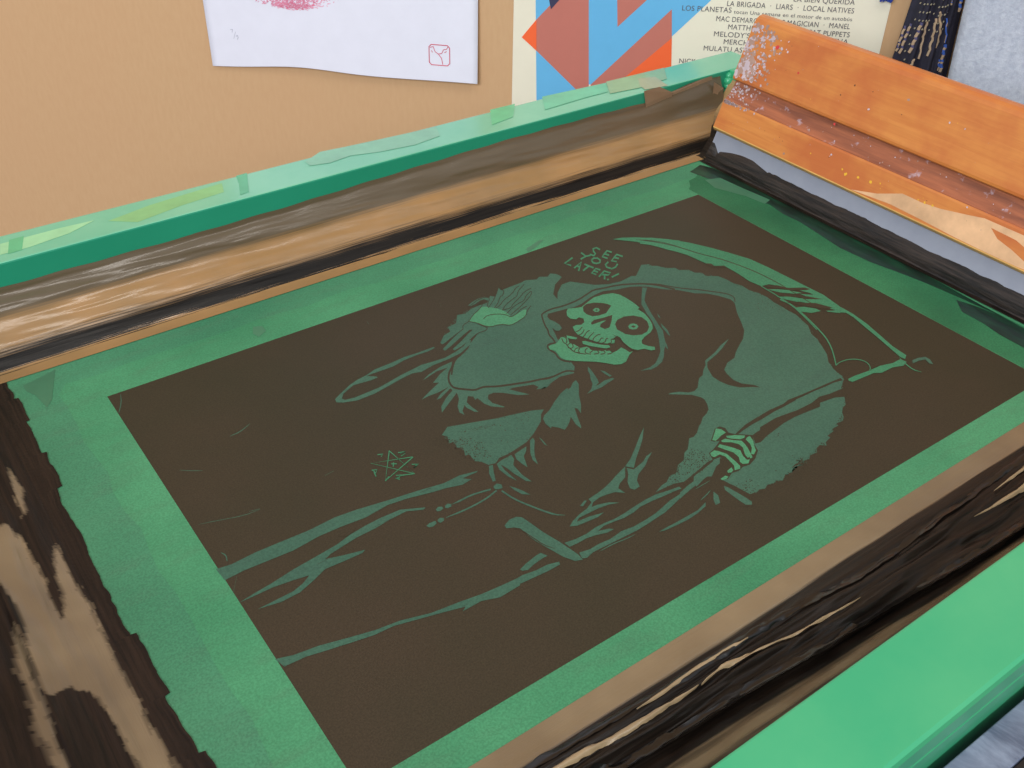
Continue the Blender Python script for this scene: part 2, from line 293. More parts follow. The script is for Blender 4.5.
(3,'s',[2302,-539,2360,-495,2443,-457,2479,-438,2511,-459,2559,-524,2582,-592,2570,-658,2634,-649,2692,-635,2717,-641,2661,-709,2599,-730,2510,-741,2476,-708,2432,-689,2379,-684,2339,-626,2327,-577],None),
(3,'h',[2243,-561,2289,-551,2329,-609,2359,-680,2320,-704,2268,-699,2181,-729,2092,-765,2028,-780,2026,-759,2127,-712,2231,-654,2266,-648,2262,-625,2170,-662,2032,-725,1974,-747,1973,-723,2066,-671,2149,-628,2220,-596],None),
(4,'d',[2212,-597,2190,-605,2147,-621,2095,-640,2037,-664,2007,-676],[2211,-604,2189,-612,2145,-627,2094,-647,2036,-671,2007,-682]),
(4,'d',[2215,-602,2221,-592,2233,-571,2253,-558,2283,-551,2314,-535,2345,-511,2380,-489,2422,-470,2454,-452,2476,-437,2487,-429],[2211,-600,2217,-590,2231,-567,2254,-551,2285,-544,2314,-529,2344,-505,2381,-482,2423,-463,2454,-446,2476,-431,2487,-423]),
(4,'d',[2297,-547,2306,-560,2326,-585,2340,-612,2349,-640,2362,-663,2378,-681,2401,-690,2428,-692,2449,-698,2465,-707,2481,-721,2497,-739,2525,-745,2565,-738,2604,-729,2642,-718,2678,-696,2710,-664,2738,-643,2762,-629,2774,-623],[2302,-541,2311,-553,2331,-579,2345,-606,2354,-635,2367,-657,2383,-674,2404,-683,2431,-685,2453,-691,2470,-700,2486,-714,2502,-733,2528,-738,2568,-731,2606,-722,2643,-711,2677,-691,2708,-660,2737,-637,2762,-623,2775,-616]),
(4,'d',[2398,-577,2410,-571,2435,-559,2465,-560,2502,-574,2529,-591,2549,-613,2560,-634,2563,-655,2583,-662,2618,-654,2647,-642,2670,-627,2697,-618,2730,-614,2746,-611],[2399,-570,2411,-564,2437,-552,2469,-553,2506,-567,2534,-585,2554,-607,2566,-628,2568,-649,2586,-654,2620,-647,2648,-636,2671,-621,2699,-611,2732,-606,2749,-604]),
(4,'d',[2358,-677,2352,-683,2340,-693,2318,-697,2287,-693,2252,-699,2213,-716,2194,-724],[2360,-683,2353,-688,2339,-700,2316,-704,2285,-700,2250,-706,2212,-722,2193,-730]),
(4,'d',[2331,-604,2356,-683],[2336,-599,2362,-677]),
(4,'d',[2514,-475,2515,-467,2516,-453,2536,-430,2575,-394,2590,-364,2576,-348,2550,-342,2512,-344,2477,-354,2443,-369,2419,-376,2403,-373,2395,-372],[2508,-478,2509,-470,2512,-452,2534,-425,2572,-390,2584,-368,2571,-355,2546,-349,2510,-352,2475,-361,2441,-376,2416,-383,2400,-381,2392,-380]),
(4,'d',[2514,-475,2537,-458,2584,-425,2627,-390,2664,-353,2693,-325,2713,-305,2723,-294],[2514,-469,2537,-452,2583,-419,2625,-384,2662,-348,2691,-320,2711,-300,2721,-290]),
(4,'d',[2719,-295,2722,-308,2727,-334,2720,-357,2701,-380,2683,-394,2665,-398,2642,-415,2617,-442,2589,-466,2557,-487,2541,-498],[2725,-289,2728,-302,2734,-330,2725,-358,2703,-385,2682,-401,2664,-405,2644,-420,2619,-447,2590,-472,2557,-493,2541,-504]),
(4,'d',[2546,-513,2557,-509,2579,-503,2608,-488,2641,-465,2682,-445,2730,-428,2773,-406,2810,-380,2835,-366,2848,-364,2855,-363],[2548,-505,2559,-502,2580,-496,2608,-481,2642,-458,2683,-438,2732,-421,2774,-399,2810,-373,2837,-359,2851,-356,2858,-355]),
(4,'d',[2573,-557,2586,-547,2612,-528,2642,-510,2676,-496,2712,-482,2751,-470,2780,-451,2797,-428,2829,-404,2880,-376,2906,-362],[2573,-552,2585,-542,2612,-521,2642,-504,2677,-489,2714,-475,2753,-463,2779,-446,2795,-424,2830,-397,2881,-369,2907,-355]),
(4,'d',[2571,-558,2587,-561,2619,-566,2649,-558,2675,-538,2705,-521,2740,-506,2779,-485,2823,-459,2861,-443,2895,-438,2912,-436],[2575,-551,2591,-554,2622,-559,2650,-552,2675,-532,2706,-514,2741,-499,2780,-479,2823,-452,2863,-436,2898,-431,2915,-428]),
(4,'d',[2571,-610,2589,-601,2625,-583,2659,-568,2690,-557,2723,-550,2756,-545,2786,-530,2809,-507,2840,-487,2880,-470,2887,-470,2868,-492,2838,-515,2797,-537,2758,-557,2721,-576,2673,-597,2615,-621,2585,-633],[2572,-603,2590,-594,2626,-576,2661,-561,2692,-550,2725,-542,2758,-538,2785,-524,2808,-501,2841,-480,2882,-462,2893,-469,2870,-497,2838,-521,2797,-544,2758,-564,2720,-582,2672,-604,2613,-628,2584,-640]),
(4,'d',[2474,-396,2486,-393,2510,-388,2512,-392,2495,-413,2486,-424],[2476,-389,2489,-386,2513,-380,2517,-393,2498,-417,2489,-428]),
(3,'h',[2394,-376,2458,-348,2514,-335,2569,-341,2590,-371,2561,-395,2547,-364,2513,-363,2459,-382,2420,-388],None),
(3,'h',[2724,-289,2717,-334,2713,-365,2664,-409,2632,-421,2590,-447,2527,-470,2527,-453,2613,-397,2671,-348],None),
(4,'d',[2030,-754,2057,-742,2112,-713,2170,-684,2233,-656,2265,-638],[2030,-751,2057,-733,2113,-701,2172,-671,2234,-645,2265,-635]),
(3,'h',[1937,-667,1936,-682,1876,-691,1795,-686,1699,-689,1605,-709,1526,-707,1460,-703,1413,-705,1460,-743,1464,-756,1417,-760,1354,-751,1298,-743,1263,-758,1204,-786,1173,-823,1182,-847,1241,-859,1329,-857,1419,-854,1508,-836,1599,-817,1687,-806,1764,-795,1841,-806,1931,-814,2029,-795,2106,-771,2163,-732,2186,-736,2152,-780,2045,-827,1952,-839,1818,-842,1724,-861,1665,-842,1578,-853,1463,-875,1363,-894,1243,-894,1161,-865,1127,-839,1136,-806,1188,-775,1278,-729,1346,-706,1419,-695,1489,-671,1606,-668,1717,-658,1807,-666],None),
(4,'d',[1162,-834,1187,-838],[1162,-833,1187,-837]),
(4,'d',[1175,-799,1196,-810],[1175,-799,1197,-809]),
(4,'d',[1200,-784,1216,-794],[1200,-783,1216,-793]),
(4,'d',[1227,-763,1239,-777],[1227,-762,1239,-776]),
(4,'d',[1252,-747,1258,-765],[1252,-746,1259,-765]),
(3,'h',[1565,-1848,1588,-1854,1559,-1905,1525,-1974,1508,-1969,1529,-1904],None),
(3,'h',[1611,-1860,1653,-1848,1696,-1846,1726,-1842,1718,-1882,1684,-1920,1677,-2015,1688,-2092,1664,-2070,1645,-1984,1638,-1919,1627,-1877,1619,-1926,1624,-2042,1604,-1985,1596,-1910],None),
(3,'h',[1745,-1849,1792,-1839,1842,-1831,1815,-1865,1778,-1892,1739,-1982,1731,-1942,1728,-1889],None),
(3,'h',[1891,-1800,1921,-1788,1914,-1816,1864,-1878,1831,-1928,1803,-1997,1801,-1949,1825,-1893],None),
(3,'h',[1952,-1805,1955,-1829,1947,-1896,1940,-1877],None),
(4,'d',[1705,-1842,1673,-1872],[1706,-1843,1674,-1872]),
(3,'h',[1488,-2003,1517,-1994,1535,-2016,1523,-2043,1499,-2039,1481,-2027],None),
(3,'h',[1466,-2009,1452,-2005,1424,-1999,1392,-1993,1356,-1987,1325,-1986,1297,-1988,1268,-1988,1237,-1991,1221,-1992],[1460,-2021,1446,-2018,1418,-2011,1387,-2005,1352,-2000,1321,-1998,1294,-2000,1265,-2001,1235,-1997,1220,-1995]),
(3,'h',[1486,-2034,1466,-2039,1426,-2050,1386,-2057,1344,-2061,1302,-2063,1258,-2063,1212,-2061,1163,-2060,1139,-2060],[1485,-2046,1464,-2051,1424,-2062,1383,-2069,1342,-2073,1298,-2075,1254,-2075,1208,-2073,1161,-2066,1138,-2063]),
(3,'h',[1500,-2061,1505,-2085,1514,-2132,1528,-2176,1545,-2216,1563,-2254,1581,-2292,1600,-2328,1620,-2363,1642,-2387,1665,-2402,1676,-2409],[1511,-2054,1516,-2078,1525,-2125,1538,-2168,1555,-2208,1573,-2246,1591,-2284,1610,-2320,1630,-2354,1648,-2380,1668,-2398,1678,-2407]),
(3,'h',[1563,-2051,1585,-2086,1605,-2132,1618,-2173,1582,-2145,1567,-2092],None),
(3,'h',[1183,-1982,1204,-1975,1220,-1989,1210,-2005,1186,-2007,1176,-1996],None),
(3,'h',[1128,-1977,1148,-1968,1167,-1977,1167,-1994,1143,-2001,1126,-1994],None),
(3,'h',[1092,-2050,1113,-2044,1129,-2058,1118,-2074,1094,-2077,1087,-2065],None),
(3,'h',[1020,-2055,1044,-2046,1079,-2049,1077,-2069,1048,-2079,1027,-2073],None),
(3,'h',[-11,-1715,66,-1729,205,-1721,341,-1726,498,-1733,650,-1724,774,-1737,949,-1769,1130,-1797,1275,-1826,1382,-1821,1491,-1848,1477,-1854,1383,-1852,1423,-1886,1354,-1895,1269,-1868,1178,-1851,1039,-1816,931,-1801,787,-1818,644,-1805,518,-1802,367,-1819,199,-1809,100,-1804,-2,-1810],None),
(3,'h',[-4,-1986,75,-1973,180,-1960,310,-1937,457,-1921,572,-1907,657,-1884,758,-1870,855,-1865,968,-1870,1091,-1932,1072,-1942,989,-1900,890,-1904,787,-1918,673,-1922,593,-1935,515,-1948,470,-1965,562,-1994,669,-2023,648,-2035,542,-2032,439,-2026,361,-2060,267,-2094,166,-2097,54,-2074,145,-2071,246,-2068,307,-2048,356,-2019,278,-2003,167,-1988,68,-1988],None),
(4,'d',[598,-1857,666,-1868,704,-1866,638,-1885],None),
(4,'d',[779,-1907,831,-1907],[779,-1906,832,-1905]),
(4,'d',[851,-1906,899,-1905],[851,-1905,900,-1904]),
(4,'d',[421,-1976,483,-1974],[421,-1974,484,-1973]),
(4,'d',[1128,-1818,1198,-1820],[1129,-1816,1198,-1818]),
(3,'h',[-5,-2392,76,-2420,195,-2438,337,-2477,455,-2507,581,-2525,729,-2570,878,-2590,994,-2610,1117,-2621,1217,-2627,1184,-2672,1058,-2679,969,-2646,858,-2648,887,-2632,796,-2605,659,-2568,540,-2536,441,-2531,306,-2504,190,-2478,119,-2461,12,-2455],None),
(3,'h',[1118,-2632,1232,-2624,1309,-2637,1382,-2639,1443,-2657,1434,-2675,1354,-2676,1284,-2671,1225,-2667,1123,-2658],None),
(3,'h',[1247,-2587,1296,-2571,1369,-2556,1402,-2554,1419,-2591,1387,-2590,1324,-2599,1278,-2612,1250,-2600],None),
(4,'d',[8,-2448,66,-2472],[8,-2447,67,-2471]),
(4,'d',[234,-2487,379,-2522],[234,-2487,379,-2521]),
(4,'d',[874,-2624,982,-2626],[874,-2623,982,-2626]),
(3,'h',[1363,-2287,1410,-2266,1453,-2269,1476,-2290,1487,-2346,1503,-2445,1531,-2550,1548,-2638,1555,-2677,1551,-2715,1512,-2699,1481,-2642,1456,-2558,1431,-2473,1423,-2416,1419,-2352,1397,-2328,1359,-2310],None),
(4,'d',[1392,-2334,1398,-2344,1410,-2362,1419,-2388,1426,-2423,1433,-2460,1441,-2500,1454,-2534,1472,-2562,1481,-2576],[1394,-2333,1400,-2342,1414,-2359,1424,-2385,1430,-2420,1438,-2457,1446,-2497,1458,-2531,1474,-2560,1482,-2575]),
(4,'d',[1423,-2337,1462,-2320],[1423,-2337,1461,-2319]),
(3,'h',[1546,-2568,1614,-2580,1686,-2582,1753,-2572,1820,-2575,1881,-2581,1950,-2578,2024,-2570,2110,-2563,2190,-2564,2268,-2580,2341,-2591,2341,-2610,2293,-2604,2205,-2598,2130,-2591,2052,-2590,1996,-2602,1926,-2605,1859,-2595,1798,-2589,1745,-2601,1805,-2619,1826,-2639,1778,-2638,1720,-2619,1665,-2608,1601,-2609,1552,-2606],None),
(3,'h',[1566,-2666,1628,-2679,1694,-2676,1763,-2683,1847,-2672,1925,-2683,2016,-2681,2090,-2674,2147,-2662,2220,-2645,2308,-2638,2396,-2621,2478,-2599,2523,-2590,2486,-2628,2420,-2646,2431,-2622,2357,-2649,2287,-2661,2208,-2682,2136,-2699,2061,-2705,1988,-2712,1920,-2715,1835,-2712,1761,-2710,1689,-2707,1628,-2705,1577,-2717,1554,-2707],None),
(3,'h',[1658,-2720,1681,-2721,1729,-2722,1772,-2724,1810,-2730,1845,-2733,1877,-2733,1893,-2732],[1658,-2719,1682,-2717,1731,-2715,1774,-2718,1813,-2724,1847,-2727,1878,-2730,1894,-2731]),
(3,'h',[2311,-2630,2391,-2611,2475,-2601,2551,-2589,2618,-2565,2687,-2540,2700,-2549,2670,-2579,2629,-2587,2585,-2599,2532,-2619,2468,-2630,2419,-2637,2356,-2648,2276,-2667],None),
(3,'h',[2521,-2652,2508,-2651,2480,-2652,2449,-2653,2416,-2655,2399,-2657],[2521,-2653,2506,-2655,2478,-2657,2447,-2658,2415,-2659,2399,-2658]),
(3,'h',[1644,-2489,1683,-2467,1740,-2448,1806,-2435,1858,-2411,1859,-2382,1934,-2373,1994,-2361,2049,-2344,2116,-2319,2204,-2291,2274,-2257,2361,-2199,2460,-2129,2528,-2087,2442,-2169,2371,-2223,2300,-2275,2236,-2329,2162,-2359,2204,-2291,2143,-2361,2084,-2383,2051,-2408,2059,-2459,2016,-2422,1968,-2412,1917,-2407,1865,-2416,1834,-2440,1874,-2445,1935,-2465,1983,-2501,1923,-2479,1855,-2469,1800,-2468,1725,-2467,1697,-2483,1781,-2491,1863,-2511,1812,-2520,1741,-2514,1682,-2508],None),
(3,'h',[2202,-2306,2227,-2339,2316,-2318,2363,-2293,2416,-2284,2352,-2318,2304,-2351,2222,-2384,2180,-2418,2159,-2466,2118,-2469,2105,-2445,2128,-2398,2175,-2351],None),
(3,'h',[1786,-2399,1835,-2378,1844,-2387,1800,-2409],None),
(3,'h',[2008,-2789,2066,-2787,2131,-2789,2213,-2788,2296,-2787,2374,-2766,2352,-2789,2279,-2804,2203,-2810,2126,-2807,2043,-2800],None),
(3,'h',[2552,-2729,2563,-2750,2575,-2812,2584,-2865,2588,-2907,2570,-2925,2542,-2905,2537,-2859,2535,-2798,2534,-2757],None),
(3,'h',[2362,-2740,2375,-2739,2401,-2734,2427,-2728,2454,-2718,2468,-2712],[2362,-2738,2376,-2734,2402,-2727,2428,-2721,2455,-2713,2468,-2711]),
(2,'d',[2510,-2658,2598,-2607,2700,-2549,2741,-2563,2733,-2615,2707,-2640,2639,-2664,2588,-2671,2578,-2692,2603,-2763,2628,-2875,2582,-2949,2421,-2838,2471,-2767,2472,-2728,2452,-2701],None),
(2,'d',[2771,-2405,2873,-2336,2911,-2338,2929,-2366,2913,-2410,2934,-2440,2984,-2481,3015,-2507,2958,-2578,2938,-2624,2871,-2666,2805,-2685,2759,-2676,2714,-2687,2669,-2677,2612,-2701,2572,-2687,2588,-2671,2671,-2643,2717,-2575,2709,-2540,2659,-2535,2682,-2478,2723,-2470,2774,-2452,2815,-2434,2783,-2421],None),
(2,'d',[2342,-2598,2411,-2591,2493,-2571,2569,-2560,2650,-2544,2674,-2531,2620,-2530,2550,-2546,2470,-2562,2406,-2574,2361,-2577],None),
(3,'s',[2782,-2405,2878,-2339,2899,-2362,2900,-2401,2856,-2405,2821,-2416,2794,-2421],None),
(3,'s',[2877,-2424,2927,-2447,2974,-2485,2956,-2497,2924,-2494,2889,-2462,2871,-2440],None),
(3,'s',[2821,-2439,2855,-2439,2886,-2476,2922,-2508,2914,-2548,2882,-2601,2865,-2633,2839,-2637,2848,-2606,2883,-2556,2886,-2521,2864,-2486,2819,-2453],None),
(3,'s',[2995,-2504,2979,-2547,2944,-2591,2928,-2617,2891,-2636,2882,-2622,2926,-2586,2944,-2553,2951,-2513,2972,-2504],None),
(3,'s',[2764,-2468,2792,-2457,2819,-2498,2839,-2533,2852,-2565,2829,-2608,2822,-2647,2840,-2652,2807,-2673,2776,-2659,2776,-2637,2801,-2603,2805,-2555,2783,-2510,2770,-2479],None),
(3,'s',[2688,-2483,2726,-2479,2741,-2497,2763,-2541,2761,-2576,2757,-2624,2750,-2663,2733,-2679,2699,-2670,2725,-2638,2731,-2606,2739,-2554,2726,-2523,2682,-2522,2676,-2506],None),
(3,'s',[2659,-2650,2700,-2642,2692,-2665,2668,-2673,2650,-2664],None),
(3,'s',[2577,-2677,2620,-2672,2630,-2689,2606,-2697,2580,-2690],None),
(3,'s',[2913,-2555,2878,-2627,2866,-2648,2848,-2650,2861,-2615],None)],
'bubble': [(2,'d',[3196,-430,3089,-487,2998,-584,2981,-656,3035,-586,3131,-514,3207,-514,3247,-560,3327,-651,3417,-699,3517,-720,3620,-707,3718,-673,3813,-619,3863,-524,3524,-247,3195,-366],None)],
'scythe': [(2,'g',[3879,-199,3959,-221,4052,-277,4136,-344,4217,-414,4307,-511,4179,-646,4130,-570,4093,-486,4051,-406,4005,-331,3930,-254],None),
(2,'g',[4074,-303,4154,-352,4252,-447,4343,-572,4420,-709,4487,-854,4553,-1016,4578,-1192,4592,-1373,4604,-1532,4616,-1686,4590,-1858,4522,-1914,4453,-1843,4525,-1870,4466,-1744,4402,-1654,4312,-1514,4387,-1558,4476,-1662,4558,-1718,4554,-1613,4501,-1512,4397,-1360,4328,-1347,4308,-1250,4318,-1122,4316,-982,4237,-937,4223,-868,4195,-706,4139,-570,4073,-441,4011,-374],None),
(3,'d',[4028,-305,4047,-323,4086,-359,4123,-397,4158,-438,4190,-491,4222,-553,4238,-584],[4029,-303,4050,-320,4092,-353,4129,-391,4164,-433,4196,-485,4226,-550,4240,-583]),
(3,'d',[4049,-330,4074,-360,4123,-419,4167,-483,4206,-552,4239,-626,4267,-705,4300,-778,4337,-846,4368,-918,4395,-994,4418,-1074,4437,-1156,4450,-1241,4458,-1331,4460,-1420,4457,-1507,4453,-1594,4450,-1679,4450,-1756,4453,-1824,4454,-1858],[4057,-322,4082,-352,4131,-411,4175,-475,4214,-545,4248,-619,4276,-698,4308,-771,4345,-839,4377,-912,4404,-988,4427,-1068,4446,-1150,4459,-1236,4467,-1326,4469,-1415,4465,-1503,4462,-1590,4458,-1675,4458,-1752,4461,-1820,4463,-1854]),
(3,'d',[4217,-874,4256,-907,4250,-955,4316,-982,4315,-1003,4254,-982,4219,-935],None),
(2,'g',[4330,-1403,4393,-1440,4455,-1497,4507,-1581,4451,-1556,4380,-1489],None),
(2,'g',[4316,-1510,4383,-1562,4449,-1631,4461,-1693,4379,-1638,4335,-1568],None),
(2,'g',[4307,-1684,4375,-1714,4425,-1778,4430,-1819,4358,-1801,4303,-1742],None),
(2,'g',[4484,-1582,4569,-1655,4598,-1738,4582,-1822,4532,-1741,4504,-1675],None),
(3,'d',[4328,-1347,4435,-1402,4475,-1478,4578,-1537,4597,-1576,4560,-1571,4464,-1507,4402,-1432],None),
(3,'d',[4328,-1499,4434,-1571,4505,-1637,4564,-1722,4488,-1670,4449,-1613,4363,-1542],None),
(3,'d',[4314,-1604,4404,-1671,4482,-1729,4534,-1836,4491,-1829,4424,-1762,4374,-1697],None),
(2,'g',[4323,-1350,4323,-1388,4323,-1464,4320,-1542,4313,-1621,4299,-1702,4275,-1786,4251,-1862,4227,-1931,4215,-1965],[4334,-1344,4334,-1383,4334,-1459,4330,-1537,4324,-1617,4309,-1699,4285,-1782,4261,-1859,4237,-1928,4225,-1962]),
(2,'g',[4298,-1555,4302,-1574,4310,-1610,4311,-1654,4303,-1704,4291,-1757,4276,-1813,4259,-1870,4240,-1928,4221,-1982,4202,-2032,4179,-2081,4150,-2128,4119,-2173,4085,-2214,4049,-2255,4011,-2296,3992,-2316],[4314,-1546,4318,-1565,4326,-1602,4326,-1647,4318,-1698,4306,-1751,4291,-1808,4273,-1865,4254,-1924,4235,-1978,4216,-2029,4192,-2079,4162,-2128,4130,-2173,4095,-2216,4058,-2258,4020,-2298,4001,-2318]),
(2,'g',[3995,-2320,4007,-2318,4030,-2312,4057,-2312,4091,-2317,4119,-2325,4142,-2338,4162,-2354,4177,-2373,4186,-2393,4186,-2414,4179,-2435,4165,-2455,4150,-2468,4133,-2476,4123,-2480],[3998,-2314,4009,-2311,4033,-2306,4063,-2305,4097,-2310,4126,-2319,4150,-2332,4170,-2348,4186,-2368,4194,-2389,4195,-2411,4187,-2434,4171,-2456,4153,-2472,4133,-2481,4124,-2485]),
(2,'g',[4563,-1762,4591,-1880,4590,-1977,4567,-2118,4528,-2254,4490,-2387,4478,-2506,4435,-2529,4427,-2498,4457,-2387,4494,-2254,4525,-2125,4557,-2004,4560,-1933,4491,-1879,4461,-1834,4553,-1897,4542,-1822],None),
(2,'g',[3941,-2461,4008,-2462,4115,-2477,4233,-2484,4327,-2511,4409,-2511,4416,-2555,4362,-2571,4287,-2542,4177,-2540,4132,-2513,4019,-2504,3941,-2498,3929,-2477],None),
(2,'g',[4417,-2492,4409,-2510,4394,-2544,4384,-2580,4376,-2617,4378,-2648,4393,-2671,4400,-2682],[4419,-2491,4414,-2508,4404,-2542,4394,-2577,4386,-2614,4388,-2643,4398,-2668,4403,-2681]),
(2,'h',[4462,-2564,4515,-2568,4569,-2589,4569,-2626,4540,-2671,4526,-2651,4543,-2608,4498,-2593,4436,-2589],None),
(3,'d',[4124,-2483,4138,-2481,4169,-2476,4197,-2476,4223,-2480,4237,-2481],[4124,-2482,4139,-2479,4170,-2473,4199,-2473,4226,-2477,4238,-2480])],
'skull': [(3,'s',[2964,-796,3008,-818,3057,-833,3143,-804,3210,-783,3293,-790,3363,-815,3389,-859,3397,-909,3400,-966,3398,-1019,3392,-1070,3368,-1075,3371,-1130,3367,-1191,3340,-1256,3294,-1317,3247,-1346,3173,-1366,3131,-1386,3107,-1419,3125,-1461,3152,-1492,3133,-1518,3105,-1510,3081,-1469,3033,-1456,3013,-1423,3009,-1373,3018,-1320,3034,-1281,3030,-1250,2968,-1266,2987,-1279,2957,-1308,2923,-1291,2896,-1267,2873,-1237,2856,-1201,2841,-1161,2828,-1133,2818,-1086,2828,-1043,2848,-996,2881,-992,2915,-1010,2952,-994,2975,-958,2958,-926,2926,-936,2900,-908,2902,-867,2931,-823],None),
(3,'s',[2706,-1050,2730,-1056,2734,-1089,2711,-1132,2726,-1172,2732,-1223,2779,-1236,2787,-1299,2824,-1324,2875,-1349,2873,-1386,2915,-1385,2963,-1370,2970,-1404,2972,-1443,2996,-1450,2951,-1467,2882,-1513,2838,-1517,2797,-1496,2764,-1452,2715,-1400,2658,-1358,2609,-1319,2567,-1272,2559,-1239,2569,-1189,2577,-1157,2554,-1126,2566,-1096,2591,-1086,2638,-1092],None),
(3,'h',[2769,-830,2782,-859,2787,-883,2790,-926,2778,-969,2740,-983,2723,-966,2728,-915],None),
(3,'s',[2793,-1168,2814,-1179,2838,-1222,2870,-1269,2911,-1306,2904,-1330,2872,-1324,2835,-1283,2800,-1240,2777,-1196],None),
(3,'s',[2748,-1055,2772,-1085,2792,-1118,2772,-1129,2747,-1102,2735,-1080],None),
(4,'d',[3065,-839,3110,-822,3166,-837,3212,-873,3235,-905,3243,-937,3200,-962,3150,-992,3091,-988,3045,-970,3028,-931,3030,-890],None),
(4,'d',[3112,-1133,3157,-1101,3225,-1095,3289,-1122,3322,-1171,3319,-1231,3284,-1290,3233,-1327,3178,-1333,3125,-1309,3090,-1266,3086,-1227,3079,-1192],None),
(4,'d',[2981,-1030,3023,-1011,3097,-1026,3171,-1033,3120,-1087,3053,-1144,3013,-1141,3004,-1101,3029,-1077,3090,-1063,3073,-1055,3014,-1052,2973,-1050],None),
(5,'s',[3098,-908,3128,-898,3146,-910,3140,-936,3114,-949,3095,-936],None),
(5,'s',[3167,-1205,3198,-1191,3223,-1198,3233,-1221,3224,-1249,3191,-1262,3165,-1250,3157,-1231],None),
(6,'d',[3112,-918,3127,-915,3128,-928,3112,-933],None),
(6,'d',[3181,-1217,3204,-1216,3211,-1237,3187,-1239],None),
(4,'d',[2828,-1060,2835,-1061,2850,-1062,2869,-1056,2892,-1043,2903,-1037],[2834,-1050,2841,-1051,2854,-1052,2870,-1047,2892,-1035,2903,-1029]),
(4,'d',[2818,-1103,2826,-1103,2841,-1103,2861,-1094,2883,-1078,2894,-1070],[2823,-1093,2830,-1093,2844,-1093,2861,-1086,2882,-1071,2892,-1063]),
(4,'d',[2818,-1141,2825,-1138,2840,-1133,2857,-1124,2875,-1111,2891,-1104,2908,-1101,2917,-1099],[2820,-1132,2827,-1129,2841,-1124,2856,-1116,2875,-1103,2894,-1094,2912,-1091,2921,-1089]),
(4,'d',[2835,-1180,2844,-1174,2862,-1162,2885,-1151,2912,-1139,2925,-1134],[2834,-1172,2843,-1166,2862,-1154,2886,-1142,2913,-1131,2927,-1125]),
(4,'d',[2852,-1210,2860,-1204,2876,-1191,2895,-1181,2918,-1175,2933,-1173,2940,-1176,2944,-1178],[2849,-1204,2858,-1197,2875,-1183,2897,-1173,2921,-1165,2938,-1164,2947,-1167,2951,-1169]),
(4,'d',[2856,-1237,2862,-1239,2875,-1242,2894,-1235,2916,-1220,2925,-1217,2927,-1223,2928,-1227],[2862,-1228,2868,-1229,2879,-1233,2894,-1227,2915,-1212,2931,-1208,2935,-1216,2937,-1219]),
(4,'d',[2886,-1266,2893,-1266,2909,-1266,2926,-1258,2941,-1244,2949,-1240,2953,-1243,2956,-1245],[2891,-1257,2898,-1257,2912,-1257,2924,-1251,2939,-1237,2953,-1231,2960,-1235,2963,-1237]),
(4,'d',[2916,-1293,2923,-1294,2937,-1297,2953,-1287,2965,-1269,2974,-1266,2988,-1273,2996,-1276],[2922,-1284,2929,-1285,2940,-1288,2949,-1283,2961,-1264,2979,-1257,2995,-1264,3003,-1268]),
(4,'d',[2703,-1055,2707,-1055,2715,-1056,2719,-1061,2722,-1071,2719,-1085,2711,-1102,2701,-1114,2690,-1122,2686,-1121,2686,-1108,2690,-1093,2699,-1075,2703,-1065],[2708,-1045,2712,-1045,2721,-1046,2728,-1053,2730,-1066,2727,-1083,2717,-1103,2705,-1120,2688,-1131,2678,-1128,2678,-1112,2682,-1094,2691,-1075,2696,-1065]),
(4,'d',[2679,-1154,2688,-1151,2707,-1145,2715,-1146,2715,-1154,2711,-1166,2702,-1181,2693,-1188,2683,-1189,2677,-1184,2674,-1174,2673,-1168],[2681,-1145,2691,-1142,2711,-1136,2723,-1138,2724,-1151,2718,-1166,2707,-1185,2692,-1196,2678,-1198,2669,-1192,2666,-1180,2665,-1174]),
(4,'d',[2674,-1235,2683,-1229,2699,-1218,2712,-1216,2722,-1223,2722,-1225,2707,-1233,2696,-1247,2694,-1260,2695,-1257,2686,-1248,2681,-1243],[2673,-1228,2682,-1222,2701,-1210,2717,-1207,2730,-1216,2726,-1230,2709,-1239,2703,-1247,2701,-1260,2689,-1266,2679,-1256,2674,-1252]),
(4,'d',[2774,-1247,2767,-1249,2751,-1253,2735,-1266,2723,-1285,2724,-1303,2737,-1317,2743,-1323],[2772,-1256,2764,-1258,2750,-1262,2740,-1270,2731,-1284,2732,-1296,2744,-1309,2751,-1315]),
(4,'d',[2775,-1269,2778,-1276,2784,-1288,2782,-1291,2761,-1295,2751,-1297],[2784,-1262,2787,-1269,2793,-1284,2781,-1299,2759,-1304,2748,-1306]),
(4,'d',[2795,-1301,2798,-1306,2803,-1313,2802,-1323,2798,-1334,2791,-1335,2774,-1328,2765,-1325],[2803,-1294,2806,-1298,2811,-1307,2810,-1320,2802,-1339,2786,-1344,2767,-1337,2759,-1334]),
(4,'d',[2821,-1328,2826,-1332,2835,-1337,2836,-1346,2831,-1357,2825,-1359,2809,-1354,2801,-1351],[2828,-1320,2833,-1323,2843,-1330,2844,-1343,2836,-1361,2820,-1368,2803,-1363,2795,-1360]),
(4,'d',[2852,-1349,2858,-1351,2869,-1354,2877,-1360,2883,-1370,2881,-1375,2871,-1381,2860,-1382,2847,-1378,2840,-1375],[2857,-1340,2863,-1342,2876,-1345,2885,-1353,2892,-1364,2886,-1379,2870,-1389,2855,-1391,2841,-1387,2834,-1384]),
(4,'d',[2678,-1134,2675,-1151,2668,-1185,2666,-1215,2669,-1242,2681,-1267,2703,-1291,2713,-1303],[2686,-1130,2683,-1148,2677,-1181,2675,-1210,2677,-1235,2689,-1259,2710,-1283,2721,-1295]),
(4,'d',[3016,-1210,3014,-1268,3017,-1300,3002,-1367,3018,-1320,3024,-1285],None),
